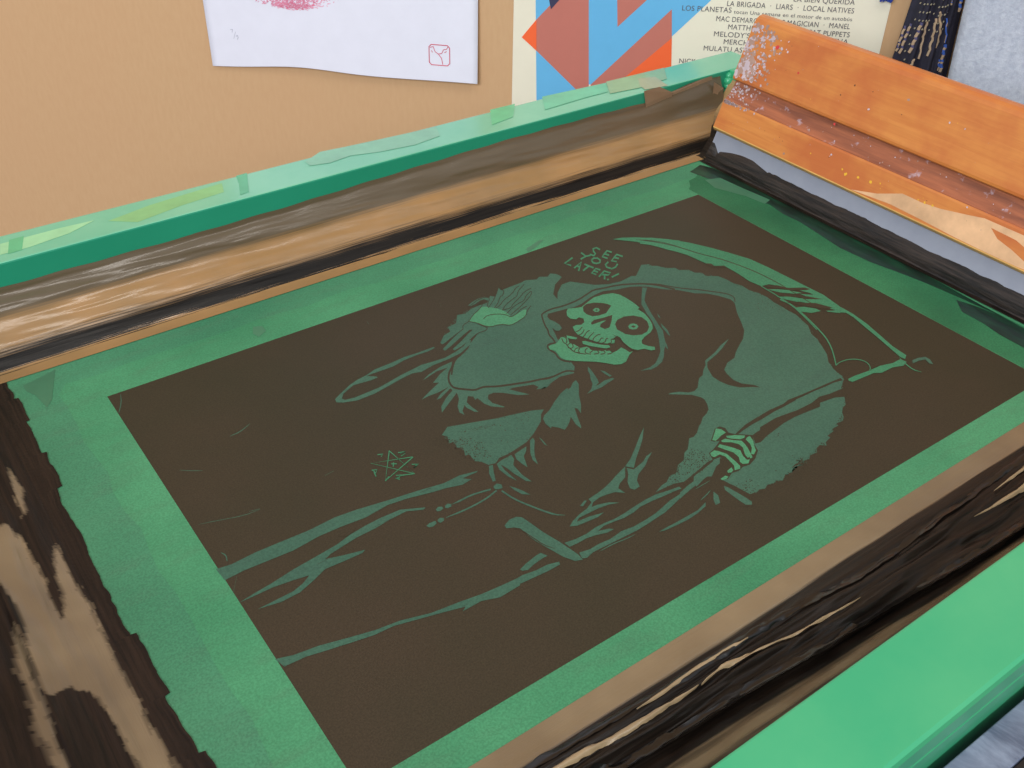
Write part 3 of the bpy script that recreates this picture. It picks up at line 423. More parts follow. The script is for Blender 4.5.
(5,'d',[3416,-1012,3407,-1034,3388,-1078,3376,-1117,3370,-1149,3360,-1185,3348,-1223,3333,-1259,3317,-1292,3298,-1320,3276,-1345,3264,-1357],[3420,-1011,3413,-1032,3400,-1075,3390,-1112,3383,-1145,3373,-1181,3360,-1220,3345,-1257,3327,-1293,3304,-1323,3278,-1347,3266,-1359]),
(5,'d',[3012,-1327,3009,-1343,3004,-1376,3003,-1405,3003,-1433,3011,-1453,3027,-1463,3034,-1468],[3014,-1326,3014,-1341,3012,-1372,3010,-1401,3011,-1428,3018,-1447,3030,-1459,3036,-1466])],
'lettering': [(3,'g',[3701,-267,3696,-224,3655,-224,3623,-269,3615,-299,3600,-308,3589,-276],[3681,-282,3678,-243,3654,-242,3640,-267,3627,-305,3585,-329,3570,-293]),
(3,'g',[3751,-345,3731,-306,3679,-333,3627,-368,3644,-417],[3731,-363,3717,-328,3677,-352,3646,-362,3663,-401]),
(3,'g',[3669,-351,3684,-386],[3688,-334,3703,-369]),
(3,'g',[3778,-442,3757,-390,3706,-417,3646,-453,3669,-494],[3758,-459,3742,-411,3704,-435,3663,-450,3687,-476]),
(3,'g',[3695,-434,3713,-468],[3714,-417,3732,-451]),
(3,'g',[3530,-234,3525,-301,3567,-312],[3550,-222,3544,-283,3582,-290]),
(3,'g',[3539,-282,3479,-294],[3530,-303,3470,-315]),
(3,'g',[3532,-369,3561,-357,3582,-371,3581,-398,3566,-415,3542,-413,3529,-392,3544,-357],[3537,-350,3573,-336,3601,-354,3599,-395,3563,-433,3526,-433,3509,-405,3526,-362]),
(3,'g',[3627,-442,3575,-466,3553,-512,3571,-555,3615,-552,3663,-523],[3622,-461,3581,-478,3573,-500,3587,-536,3621,-533,3663,-506]),
(3,'g',[3441,-242,3331,-280,3347,-347],[3434,-263,3339,-291,3365,-330]),
(3,'g',[3347,-392,3443,-346,3349,-426],[3352,-373,3462,-333,3355,-439]),
(3,'g',[3374,-380,3392,-402],[3391,-362,3409,-383]),
(3,'g',[3442,-386,3464,-468],[3461,-370,3483,-453]),
(3,'g',[3465,-409,3385,-438],[3459,-429,3380,-458]),
(3,'g',[3506,-504,3487,-466,3407,-509,3420,-554],[3487,-520,3476,-486,3419,-514,3438,-538]),
(3,'g',[3439,-505,3453,-534],[3457,-488,3471,-517]),
(3,'g',[3421,-591,3504,-551,3522,-590,3504,-591,3470,-558],[3425,-573,3516,-530,3541,-582,3490,-611,3453,-577]),
(3,'g',[3470,-583,3429,-631],[3480,-590,3440,-638]),
(3,'g',[3582,-621,3504,-630],[3572,-641,3494,-650]),
(3,'g',[3466,-638,3450,-642],[3458,-658,3442,-661])],
'star': [(3,'g',[1162,-1414,1015,-1630,1249,-1545],[1167,-1419,1021,-1623,1250,-1536]),
(3,'g',[1161,-1418,1184,-1663,1026,-1452,1244,-1543],[1168,-1414,1183,-1672,1020,-1450,1248,-1534]),
(3,'g',[1185,-1663,1109,-1630],[1181,-1671,1105,-1639]),
(3,'g',[1018,-1631,1054,-1612],[1017,-1622,1053,-1604]),
(3,'g',[1114,-1525,1140,-1543],[1119,-1517,1145,-1534]),
(3,'g',[1131,-1516,1111,-1547],[1136,-1521,1116,-1551]),
(3,'g',[1090,-1413,1117,-1424,1100,-1430],[1094,-1404,1124,-1418,1101,-1438]),
(3,'g',[1196,-1464,1234,-1477,1198,-1474,1225,-1489,1198,-1490],[1200,-1455,1241,-1472,1204,-1478,1232,-1489,1196,-1499]),
(3,'g',[1208,-1596,1240,-1611,1206,-1617,1231,-1614],[1212,-1587,1247,-1610,1203,-1626,1231,-1605]),
(3,'g',[1087,-1627,1112,-1637,1095,-1641,1071,-1638,1088,-1666],[1091,-1618,1119,-1632,1093,-1650,1077,-1637,1094,-1659]),
(3,'g',[996,-1511,1023,-1522,1007,-1535,1009,-1514],[1001,-1502,1030,-1517,1004,-1544,1002,-1517]),
(3,'g',[1000,-1524,989,-1566],[1007,-1524,996,-1566])],
'stray': [(3,'h',[75,-19,68,-42,55,-86,37,-130,15,-175,5,-198],[76,-20,71,-43,59,-89,41,-134,18,-179,6,-200]),
(3,'h',[463,-778,479,-778,512,-778,548,-767,589,-747,610,-735],[464,-776,480,-773,512,-770,549,-760,589,-741,610,-733]),
(3,'h',[112,-895,127,-909,157,-934,185,-954,209,-968,221,-975],[112,-894,128,-905,159,-930,187,-950,210,-965,221,-974]),
(3,'h',[36,-1365,58,-1372,101,-1386,157,-1404,226,-1428,283,-1441,329,-1442,352,-1443],[36,-1364,58,-1370,102,-1382,158,-1401,227,-1424,284,-1437,329,-1440,352,-1442]),
(3,'h',[55,-1622,57,-1632,63,-1647,64,-1664,58,-1686,57,-1698],[56,-1621,61,-1628,69,-1643,70,-1664,63,-1687,58,-1698]),
(3,'h',[296,-1424,353,-1440],[297,-1422,354,-1437]),
(3,'h',[2262,-225,2240,-284],[2263,-225,2241,-284]),
(3,'h',[1721,-151,1714,-189],[1723,-150,1717,-188]),
(3,'h',[-6,-1918,58,-1818],[-7,-1917,57,-1818]),
(3,'h',[763,-1397,821,-1390],[763,-1395,822,-1388])]}
NAMES = {'halo': 'stencil_halo', 'figure': 'stencil_figure', 'bubble': 'stencil_speech_bubble', 'scythe': 'stencil_scythe', 'skull': 'stencil_skull', 'lettering': 'stencil_lettering', 'star': 'stencil_star', 'stray': 'stencil_pinholes'}
LABELS = {'skull': 'grinning green skull with ringed dot eyes', 'lettering': 'hand-drawn words SEE YOU LATER!', 'star': 'small five-pointed star ringed by letters', 'scythe': 'long curved scythe blade'}
ZB = {'halo': .00009, 'bubble': .00013, 'figure': .00014, 'scythe': .00028, 'skull': .00030, 'lettering': .00028, 'star': .00028, 'stray': .0003}
for part_name, obn in NAMES.items():
    if part_name == 'stray':
        for layer, col, a, b in DATA[part_name]:
            bm = bmesh.new(); ribbon(bm, [(a[i]/1e4, a[i+1]/1e4, .0001) for i in range(0, len(a), 2)], [(b[i]/1e4, b[i+1]/1e4, .0001) for i in range(0, len(b), 2)])
            part('stencil_pinhole', bm, EM_H, mesh)
        continue
    bm = bmesh.new()
    for k_, (layer, col, a, b) in enumerate(sorted(DATA[part_name], key=lambda q: q[0])):
        z = ZB[part_name]+k_*.0000014
        L = [(a[i]/1e4, a[i+1]/1e4, z) for i in range(0, len(a), 2)]
        if b is None: poly_fill(bm, L, MI[col])
        else: ribbon(bm, L, [(b[i]/1e4, b[i+1]/1e4, z) for i in range(0, len(b), 2)], MI[col])
    o = part(obn, bm, [DARK, EM_H, EM_G, EM_S], mesh)
    if part_name in LABELS: o['label'] = LABELS[part_name]
# grain along the ragged edge of the halo: dark flecks bitten out, green flecks scattered beyond
bm = bmesh.new()
def fleck(x, y, r, mi, z):
    k = random.choice((3, 4, 5)); a0 = random.random()*6.28
    vs = [bm.verts.new((x+r*(.6+.6*random.random())*math.cos(a0+6.283*i/k), y+r*(.5+.5*random.random())*math.sin(a0+6.283*i/k), z)) for i in range(k)]
    f = bm.faces.new(vs); f.material_index = mi
RAG = [1997,-653,2140,-522,2278,-430,2401,-417,2541,-415,None,None,3829,-646,3987,-797,4060,-932,4171,-1065,4191,-1205,4216,-1337,4253,-1474,4246,-1611,4250,-1752,4213,-1892,4133,-2045,4048,-2198,3956,-2327,3938,-2419,3773,-2570,3635,-2666,3522,-2718,3381,-2765,3274,-2796,3157,-2826,3039,-2853,3106,-2819,2954,-2866,2860,-2885,2764,-2860,2663,-2872,2613,-2858,None,None,1541,-1795,1529,-1729,1517,-1662,1498,-1590,1491,-1526,1492,-1466,1526,-1443]
for i in range(0, len(RAG)-3, 2):
    if RAG[i] is None or RAG[i+2] is None: continue
    x0, y0, x1, y1 = (q/1e4 for q in RAG[i:i+4]); L_ = math.hypot(x1-x0, y1-y0)
    nx, ny = (y1-y0)/max(L_, 1e-6), -(x1-x0)/max(L_, 1e-6)
    for k in range(int(L_*2600)+1):
        t = random.random(); g = random.gauss(0, .0022); x = x0+(x1-x0)*t+nx*g; y = y0+(y1-y0)*t+ny*g
        inside = g < 0      # outline runs clockwise as seen from above
        fleck(x, y, random.uniform(.0002, .0007), 0 if inside else 1, .00012)
for (cx, cy, rx, ry, n_, ang) in [(0.1531, -0.1583, 0.018, 0.006, 170, -0.75), (0.1555, -0.1718, 0.01, 0.005, 90, -0.6), (0.1707, -0.1536, 0.012, 0.0015, 45, -0.3), (0.253, -0.2481, 0.012, 0.01, 170, 0), (0.2365, -0.2514, 0.01, 0.004, 70, 0.6), (0.2582, -0.2468, 0.009, 0.009, 90, 0), (0.2658, -0.2815, 0.008, 0.006, 60, 0), (0.1804, -0.1695, 0.03, 0.02, 70, 0), (0.4232, -0.1587, 0.02, 0.01, 70, -0.6), (0.2997, -0.2708, 0.03, 0.03, 60, 0)]:
    for k in range(n_):
        a_ = random.random()*6.283; r_ = math.sqrt(random.random()); u_ = rx*r_*math.cos(a_); v_ = ry*r_*math.sin(a_)
        fleck(cx+u_*math.cos(ang)-v_*math.sin(ang), cy+u_*math.sin(ang)+v_*math.cos(ang), random.uniform(.0002, .0006), 0, .00012)
g = part('stencil_grain', bm, [DARK, EM_H], mesh); g['kind'] = 'stuff'

# black ink smudges on the emulsion border
SM = NT('thin_ink_film', .3, coat=.2); n = SM.noise(SM.coords((18, 5, 1)), 5, 5)
SM.color(SM.mix(SM.ramp(n, [(.4, 0.), (.65, 1.)]), lin((10, 34, 24)), lin((18, 66, 44)))); SM = SM.m
SM2 = plain('faded_ink_smudge', (66, 118, 88), .4)
bm = bmesh.new()
for pts in [[(0.5431, 0.0423), (0.5477, 0.0318), (0.55, -0.0062), (0.5537, -0.0542), (0.551, -0.0993), (0.5505, -0.1444), (0.5476, -0.2143), (0.5434, -0.2812), (0.5401, -0.2981), (0.5214, -0.3093), (0.5225, -0.2716), (0.5256, -0.2572), (0.5263, -0.2391), (0.5368, -0.2269), (0.5411, -0.2395), (0.5443, -0.2575), (0.5416, -0.2269), (0.5389, -0.2033), (0.5355, -0.1838), (0.5293, -0.1564), (0.5274, -0.129), (0.5345, -0.0821), (0.5336, -0.0647), (0.5368, -0.0474), (0.5331, -0.034), (0.5378, -0.0144), (0.5346, 0.0064), (0.5286, 0.0199), (0.5253, 0.0366)]]: poly_fill(bm, [(x, y, .00015) for x, y in pts])
part('ink_residue', bm, SM, mesh)
TB = emulsion('thin_emulsion', (64, 124, 92), (78, 140, 104), (84, 114, 92))
bm = bmesh.new(); e_ = lambda k, a: a+.0012*math.sin(k*1.7)+.0008*math.sin(k*4.1)
poly_fill(bm, [(x_, y_, .00003) for x_, y_ in [(-.060, .0486)]+[(.535, .0486)]+[(.535-.0184*k, e_(k, .0270)) for k in range(31)]+[(e_(k, -.0235), .018-.0175*k) for k in range(20)]+[(-.0225, -.336), (-.060, -.336)]], 0)
part('thin_emulsion_band', bm, TB, mesh)
DKM = emulsion('dark_margin_emulsion', (40, 98, 66), (58, 124, 84), (50, 96, 70))  # deeper green for the strip along the right margin
bm = bmesh.new(); dkm = [(.5004, .012)]+[(.5004, -.0105-.01*i) for i in range(32)]+[(.546, -.3205)]+[(.546, .0), (.546, .030), (.535, .034), (.522, .026), (.512, .024), (.506, .016)]
poly_fill(bm, [(x, y, .00004) for x, y in dkm]); part('dark_margin', bm, DKM, mesh)
for pts in [[(-0.0392, 0.0397), (-0.0181, 0.0458), (-0.0285, 0.0153), (-0.0332, 0.009), (-0.0356, 0.0262), (-0.0388, 0.032)], [(0.1053, 0.0217), (0.1108, 0.0195), (0.1105, 0.0124), (0.1036, 0.0084), (0.1018, 0.0139)], [(0.3226, 0.0056), (0.3379, 0.0106), (0.3421, 0.0097), (0.3293, 0.003), (0.3211, 0.001)], [(0.525, 0.0175), (0.5389, 0.0131), (0.5406, -0.0117), (0.5438, -0.041), (0.5346, -0.0438), (0.5315, -0.0239), (0.521, 0.0012)]]:
    bm = bmesh.new(); poly_fill(bm, [(x, y, .00018) for x, y in pts]); part('ink_smudge', bm, SM2, mesh)

# --- packing tape lining, back side: flat strip on the mesh, crease, slope, then up the rail
TOPZ = [(.10, .0390), (.18, .0404), (.266, .0432), (.36, .0456), (.47, .0460), (.518, .0450), (.551, .0475), (.573, .0497), (.601, .0515)]
def back_fn(u, v):
    top = .0388
    for (xa, za), (xb, zb) in zip(TOPZ, TOPZ[1:]):
        if u > xa: top = za+(zb-za)*min(1, (u-xa)/(xb-xa))
    top += .0003*math.sin(u*140)
    pts = [(0, .0487, .0006), (.1, .0585, .0006), (.12, .0600, .0010), (.3, .0672, .0085), (.6, .0835, .0225), (.66, .0860, .0270), (.9, .0952, top-.004), (1, .0959, top)]
    y, z = section(pts, v)
    if v > .13:
        k = math.sin(min(1, (v-.13)/.87)*math.pi)
        wv = fbm(u*9+v*3.5, v*4.2, 1)*.0016 + math.sin(u*26+v*13+2*fbm(u*4, v*3))*.0010*(1 if v > .5 else .35)
        cr = abs(fbm(u*5-v*2.0, v*9, 7))
        y -= k*(wv+.0012*cr); z += k*wv*.5
        y = min(y, .0960)
    return (u, y, max(z, .0005))
vs = [0, .03, .1, .105, .12]+frange(.14, 1, 46)
BT = tape('back_tape', [(0, 0), (.112, 0), (.122, 1), (.29, 1), (.39, 0), (1, 0)], amp=.30, su=3.2, sv=3.5, base=(166, 127, 82), base2=(150, 117, 76), coarse=.13, upper=(.60, .66, (98, 84, 64)), bump=.12, ink=(8, 6, 5), ink2=(30, 25, 19), ink_rough=.42, coat=.22)
part('edge_tape', sheet(back_fn, frange(X0+.001, X1-.012, 300), vs), BT, smooth=True)
# --- front side: tape strip, thick wet ink in folds, crease, slope up
def front_fn(u, v):
    s = min(1, max(0, (u-.05)/.3)); yc = -.372-.016*s
    pts = [(0, -.3362, .0006), (.2, -.3485, .0006), (.26, -.3520, .0020), (.55, (yc-.352)/2-.001, .0035), (.74, yc+.003, .0022), (.78, yc, .0008), (.82, yc-.003, .0022), (1, -.4142, .034)]
    y, z = section(pts, v)
    if v > .2:
        k = math.sin(min(1, (v-.2)/.8)*math.pi); r = 1-abs(fbm(u*11+v*5, v*7+u*3, 3))*2
        z += k*(.0018*r+.0011*math.sin(v*42+5*fbm(u*7, v*2, 5))*(1 if v < .78 else .3))
    return (u, y, max(z, .0006))
vs = [0, .1, .2]+frange(.21, 1, 66)
FT = tape('front_tape', [(0, 0), (.2, 0), (.225, 1), (.86, 1), (.89, .1), (.92, .1), (.95, 1)], amp=.09, su=2.2, sv=1.2, base=(138, 119, 92), base2=(120, 102, 78), ink=(14, 11, 9), ink2=(40, 32, 26), ink_rough=.38, coat=.12, seed=3., coarse=.10, bump=.2)
fto = part('edge_tape', sheet(front_fn, frange(X0+.001, X1-.001, 420), vs), FT, smooth=True)
def drape(x, y, lift):           # height of the front tape under (x, y)
    lo, hi = 0., 1.
    for _ in range(22):
        m_ = (lo+hi)/2
        if front_fn(x, m_)[1] > y: lo = m_
        else: hi = m_
    return (x, y, max(front_fn(x, lo)[2], front_fn(x, min(1, lo+.03))[2])+lift)
def bead(name, pts, w0, w1, mat, lift, wob, seed):
    q = []
    for (xa, ya), (xb, yb) in zip(pts, pts[1:]):
        n_ = max(2, int((xb-xa)/.0015)); q += [(xa+(xb-xa)*i/n_, ya+(yb-ya)*i/n_) for i in range(n_)]
    bm = bmesh.new(); rows = []
    for i, (x, y) in enumerate(q):
        t = i/(len(q)-1); y += wob*fbm(x*55, seed); w_ = (w0+(w1-w0)*t)*(1+.6*fbm(x*80, seed+3))*min(1, 6*t+.15, 6*(1-t)+.15)
        rows.append([bm.verts.new(drape(x, y+w_*k/2, lift*(1-k*k*.8))) for k in (1, .5, 0, -.5, -1)])
    for a_, b_ in zip(rows, rows[1:]):
        for j in range(4): bm.faces.new((a_[j], a_[j+1], b_[j+1], b_[j]))
    return part(name, bm, mat, fto, smooth=True)
BLK = plain('thick_black_ink', (7, 6, 6), .3, .2, coat=.15); TAN = plain('bare_brown_tape', (158, 136, 104), .35, .12, coat=.2)
bead('ink_ridge', [(-.05, -.3520), (.0676, -.3520), (.12, -.3548), (.15, -.3562), (.187, -.3558), (.22, -.358), (.258, -.3616), (.29, -.3608), (.325, -.3589), (.364, -.3582), (.414, -.3562), (.6, -.356)], .0042, .0030, BLK, .0006, .0010, 1)
bead('ink_ridge', [(-.05, -.3660), (.085, -.3700), (.0963, -.3742), (.136, -.3767), (.185, -.3795), (.209, -.3815), (.2625, -.3841), (.309, -.3865), (.362, -.3886), (.6, -.388)], .0050, .0062, BLK, .0008, .0006, 2)
bead('bare_slit', [(.116, -.3570), (.131, -.3569), (.149, -.3557), (.171, -.3558), (.187, -.3572)], .0018, .0020, TAN, .0011, .0003, 3)
bead('bare_slit', [(.148, -.3640), (.163, -.3624), (.185, -.3653), (.208, -.3688), (.25, -.372)], .0020, .0012, TAN, .0009, .0004, 4)
bead('bare_slit', [(.055, -.3592), (.0716, -.3599), (.0916, -.3615), (.118, -.3634), (.148, -.3638)], .0040, .0016, TAN, .0009, .0006, 5)
bead('bare_slit', [(.345, -.3700), (.37, -.3712), (.39, -.3718), (.42, -.3700)], .0008, .0040, TAN, .0009, .0003, 6)
bead('bare_slit', [(.372, -.3640), (.39, -.3632), (.42, -.3610)], .0008, .0030, TAN, .0009, .0003, 7)
# --- left side
def left_fn(u, v):
    pts = [(0, -.0475, .0005), (.16, -.0585, .0008), (.2, -.0600, .0018), (.5, -.0800, .0085), (.62, -.0915, .0130), (.66, -.0945, .0115), (.85, -.1180, .024), (1, -.1292, .048)]
    x, z = section(pts, v)
    if v < .16: x += (.0018*math.sin(u*17+1)+.0016*(1 if math.sin(u*61+2*math.sin(u*23)) > .2 else -.6))*(1-v/.16)+.0022*fbm(u*21, 3, 2)*(1-v/.16)+.0006*fbm(u*130, 1, 2)*(1-v/.16)
    if v > .2:
        k = math.sin((v-.2)/.8*math.pi); z += k*(.0022*fbm(u*7, v*4, 9)+.0008*math.sin(v*30+6*fbm(u*5, v)))
    if v < .2: z += .00045*abs(fbm(u*160+v*20, v*6, 4))
    return (x, u, max(z, .0005))
vs = frange(0, .2, 10)+frange(.21, 1, 60)
LT = tape('left_tape', [(0, 1), (.175, 1), (.2, 0), (.4, .0), (.5, .25), (.57, .55), (.66, .75), (.75, 1), (1, 1)], amp=.42, su=5.5, sv=1.2, base=(154, 134, 104), base2=(126, 108, 84), ink=(26, 19, 15), ink2=(48, 35, 27), coat=.1, ink_rough=.5, rough=.4, bump=.3, use_bare=True, seed=9., coarse=.34)
lto = part('edge_tape', sheet(left_fn, frange(Y0+.001, .0484, 900), vs), LT, smooth=True)
# where the brown tape is left bare between brushed-on ink, in plan (x, y)
def inside(p, poly):
    c = False
    for (xa, ya), (xb, yb) in zip(poly, poly[1:]+poly[:1]):
        if (ya > p[1]) != (yb > p[1]) and p[0] < xa+(p[1]-ya)/(yb-ya)*(xb-xa): c = not c
    return c
BARE = [[(-0.0662, -0.0395), (-0.0655, -0.0486), (-0.0646, -0.0625), (-0.0672, -0.0805), (-0.0699, -0.0861), (-0.0695, -0.0753), (-0.0697, -0.0612)], [(-0.0623, -0.1119), (-0.0611, -0.1465), (-0.0603, -0.1739), (-0.0596, -0.2036), (-0.0581, -0.2367), (-0.0582, -0.2676), (-0.0569, -0.2859), (-0.0724, -0.278), (-0.0712, -0.2614), (-0.0715, -0.2517), (-0.0718, -0.2424), (-0.0729, -0.2319), (-0.0736, -0.2237), (-0.0747, -0.2164), (-0.0799, -0.2125), (-0.0849, -0.2107), (-0.0903, -0.2126), (-0.0914, -0.2035), (-0.0915, -0.1945), (-0.0904, -0.177), (-0.0873, -0.1591), (-0.0891, -0.1439), (-0.0912, -0.1335), (-0.0956, -0.1123), (-0.0854, -0.066), (-0.0811, -0.0875), (-0.0778, -0.0927), (-0.0752, -0.108), (-0.0735, -0.1283), (-0.0732, -0.1441), (-0.074, -0.1618), (-0.0733, -0.1664), (-0.0714, -0.1627), (-0.0687, -0.1494), (-0.0669, -0.1344), (-0.0647, -0.1195)], [(-0.0928, -0.1638), (-0.0925, -0.1849), (-0.0934, -0.21), (-0.0932, -0.2295), (-0.094, -0.2503), (-0.0946, -0.2614), (-0.0993, -0.2599), (-0.0983, -0.2486), (-0.0985, -0.2302), (-0.0972, -0.2081), (-0.0975, -0.1872)]]
at = lto.data.attributes.new('bare', 'FLOAT', 'POINT')
for v_ in lto.data.vertices:
    x, y = v_.co.x+base.x, v_.co.y+base.y
    n_ = fbm(x*60, y*16, 3); n2 = fbm(x*500, y*90, 8)
    k_ = sum(inside((x+.0016*n_+.0016*n2+dx, y+.004*n_+.003*n2), pl) for pl in BARE for dx in (-.0008, 0, .0008))
    at.data[v_.index].value = min(1, k_/3)
# --- right side, behind the squeegee
def right_fn(u, v):
    x, z = section([(0, .548, .0005), (.2, .560, .0008), (.4, .575, .008), (.8, .612, .030), (1, .6238, .047)], v)
    z += .001*fbm(u*9, v*4, 2)*math.sin(v*math.pi)
    return (x, u, max(z, .0005))
RT = tape('right_tape', [(0, 1), (.5, 1), (.7, 0), (1, 0)], amp=.2, seed=5.)
part('edge_tape', sheet(right_fn, frange(Y0+.002, Y1-.004, 120), frange(0, 1, 24)), RT, smooth=True)
# crumpled tape flap folded over the back rail near the far corner
TP = NT('crumpled_tape', .3, coat=.4, coat_rough=.2); n = TP.noise(TP.coords(), 30, 3); TP.color(TP.mix(n, lin((122, 98, 74)), lin((150, 124, 98)))); TP = TP.m
bm = bmesh.new()
def flap(pts, y):
    poly_fill(bm, [(x, y+.0008*math.sin(i*2.3), z) for i, (x, z) in enumerate(pts)])
for pts, y in [([(0.5461, 0.0469), (0.5507, 0.0488), (0.5687, 0.0526), (0.585, 0.0531), (0.6002, 0.0539), (0.6089, 0.0291), (0.6104, 0.001), (0.6044, -0.0098), (0.5919, 0.0152), (0.5773, 0.0242), (0.5532, 0.0332)], 0.0953), ([(0.5162, 0.0566), (0.5353, 0.0564), (0.551, 0.0486), (0.5498, 0.0243), (0.5253, 0.024), (0.519, 0.0441)], 0.0956), ([(0.5982, 0.0502), (0.6129, 0.0416), (0.6151, 0.0178), (0.6045, 0.0042), (0.6013, -0.0071)], 0.09)]: flap(pts, y)
part('tape_flap', bm, TP)
# stains and worn patches on the top of the back rail
for k_, (nm, colr, pts) in enumerate([('stain', (132, 196, 130), [(0.0499, 0.1152), (0.0815, 0.1227), (0.1366, 0.1281), (0.1321, 0.1136), (0.0982, 0.1098), (0.0661, 0.1027)]), ('stain', (150, 212, 160), [(-0.0178, 0.122), (0.0011, 0.1224), (0.0205, 0.1228), (0.0432, 0.1214), (0.0239, 0.1122), (-0.0029, 0.1073), (-0.0214, 0.1071)]), ('stain', (84, 184, 132), [(-0.0116, 0.1243), (-0.0022, 0.1246), (-0.0082, 0.1061), (-0.0169, 0.1057)]), ('stain', (76, 176, 128), [(0.1498, 0.1335), (0.1585, 0.1338), (0.1468, 0.1039), (0.1396, 0.1029), (0.1462, 0.1198)]), ('stain', (118, 182, 148), [(0.2028, 0.1278), (0.2205, 0.138), (0.241, 0.1358), (0.2887, 0.1326), (0.3215, 0.1306), (0.3144, 0.1134), (0.2886, 0.1093), (0.2591, 0.1128), (0.2363, 0.1189), (0.2176, 0.1159), (0.2027, 0.1194)]), ('stain', (92, 194, 142), [(0.3791, 0.1365), (0.4047, 0.136), (0.3865, 0.1135), (0.3621, 0.1091)]), ('stain', (84, 188, 146), [(0.434, 0.1363), (0.5032, 0.1321), (0.4904, 0.1141), (0.4642, 0.1141), (0.4183, 0.1112)]), ('stain', (134, 176, 128), [(0.5048, 0.1341), (0.5744, 0.1327), (0.557, 0.1097), (0.5209, 0.1061), (0.4888, 0.1095)]), ('tape_scrap', (160, 166, 126), [(0.5345, 0.1241), (0.5511, 0.1195), (0.5456, 0.0961), (0.5214, 0.0999), (0.5242, 0.1098)])]):
    bm = bmesh.new(); poly_fill(bm, [(x, y, H+.0001+.00005*k_) for x, y in pts]); part(nm, bm, plain(nm+str(colr[0]), colr, .3, coat=.5))

# ---------------------------------------------------------------- squeegee leaning in the frame
SQ0, SQ1, D0 = .0478, -.372, .0430
sq = thing('squeegee', 'orange wooden screen printing squeegee with grey rubber blade standing on the mesh', 'squeegee', (.56, -.16, 0))
tilt = Vector((.3546, 0, .935)).normalized(); back_ = Vector((.935, 0, -.3546)).normalized()     # up along the handle, through its thickness
P0 = Vector((.5490, 0, .0015))
def sp(a, t):
    p = P0+tilt*a+back_*t; return (p.x, p.z)
m = NT('orange_varnished_wood', .38, coat=.25, coat_rough=.25); co = m.coords((40, 2.2, 40)); g1 = m.noise(co, 5, 6, .6, .6); bl = m.noise(m.coords(), 16, 4); fine = m.noise(m.coords((200, 9, 200)), 4, 3)
c = m.mix(m.ramp(g1, [(.35, 0.), (.65, 1.)]), lin((202, 122, 58)), lin((214, 138, 68)))
c = m.mix(m.ramp(bl, [(.42, 0.), (.62, .75)]), c, lin((188, 98, 50)))
c = m.mix(m.ramp(fine, [(.5, 0.), (.75, .18)]), c, lin((170, 100, 50)))
m.color(c); m.bump(g1, .12, .001); WOOD = m.m
m = NT('shaded_groove_wood', .45); g1 = m.noise(m.coords((30, 2, 30)), 6, 6, .65); sp_n = m.noise(m.coords(), 120, 3)  # groove shade painted as darker wood, plus pale specks
c = m.mix(m.ramp(g1, [(.35, 0.), (.65, 1.)]), lin((132, 76, 54)), lin((176, 104, 70)))
m.color(m.mix(m.ramp(sp_n, [(.62, 0.), (.72, .7)]), c, lin((190, 170, 180)))); GROOVE = m.m
EDGEW = plain('yellowed_wood_edge', (186, 146, 84), .5)
# section: lower block face, lip, concave groove, upper face, rounded top
def prof_handle():
    f = [(.0284, .0030), (.0292, .0006), (.0306, -.0012), (.0314, -.0012), (.0545, -.0012), (.0562, -.0006)]
    for i in range(9):
        t = i/8; f.append((.0568+t*.0166, .0004+.0044*math.sin(t*math.pi*.62)))
    f += [(.0738, .0010), (.0746, -.0006), (.0765, -.0012), (.1230, -.0012)]
    for i in range(1, 9):
        a = i/8*math.pi; f.append((.1230+.0085*math.sin(a), .0085-.0097*math.cos(a)))
    f += [(.0830, .0182), (.0700, .0230), (.0600, .0262), (.0284, .0262)]
    return f
hp = prof_handle()
bm = extrude_profile([sp(a, t) for a, t in hp], SQ0, SQ1, 'y')
for f in bm.faces:
    c_ = f.calc_center_median(); a_ = (c_-Vector((P0.x, 0, P0.z))).dot(tilt); t_ = (Vector((c_.x-P0.x, 0, c_.z-P0.z))).dot(back_)
    if abs(f.normal.y) > .9: f.material_index = 0
    elif t_ < .006 and .0565 < a_ < .0742: f.material_index = 1
    elif a_ < .0303 and t_ < .004: f.material_index = 2
    elif a_ < .0312 and t_ < .004: f.material_index = 3
bmesh.ops.translate(bm, verts=bm.verts, vec=(-.56, .16, 0))
hd = link_mesh('handle', bm, [WOOD, GROOVE, EDGEW, plain('yellow_edge_highlight', (216, 168, 92), .4)], sq)  # yellow strip is a painted highlight along the lit lower edge
bv = hd.modifiers.new('bevel', 'BEVEL'); bv.width = .0004; bv.segments = 2; bv.limit_method = 'ANGLE'; bv.angle_limit = math.radians(60)
# blade
m = NT('grey_rubber', .5, spec=.4); n = m.noise(m.coords(), 60, 3); m.color(m.mix(n, lin((136, 140, 154)), lin((152, 156, 168)))); RUB = m.m
bm = extrude_profile([sp(a, t) for a, t in [(0, .006), (.0005, .0052), (.0310, .0052), (.0310, .0148), (.0005, .0148), (0, .014)]], SQ0-.001, SQ1+.001, 'y')
bmesh.ops.translate(bm, verts=bm.verts, vec=(-.56, .16, 0)); blade = link_mesh('blade', bm, RUB, sq)
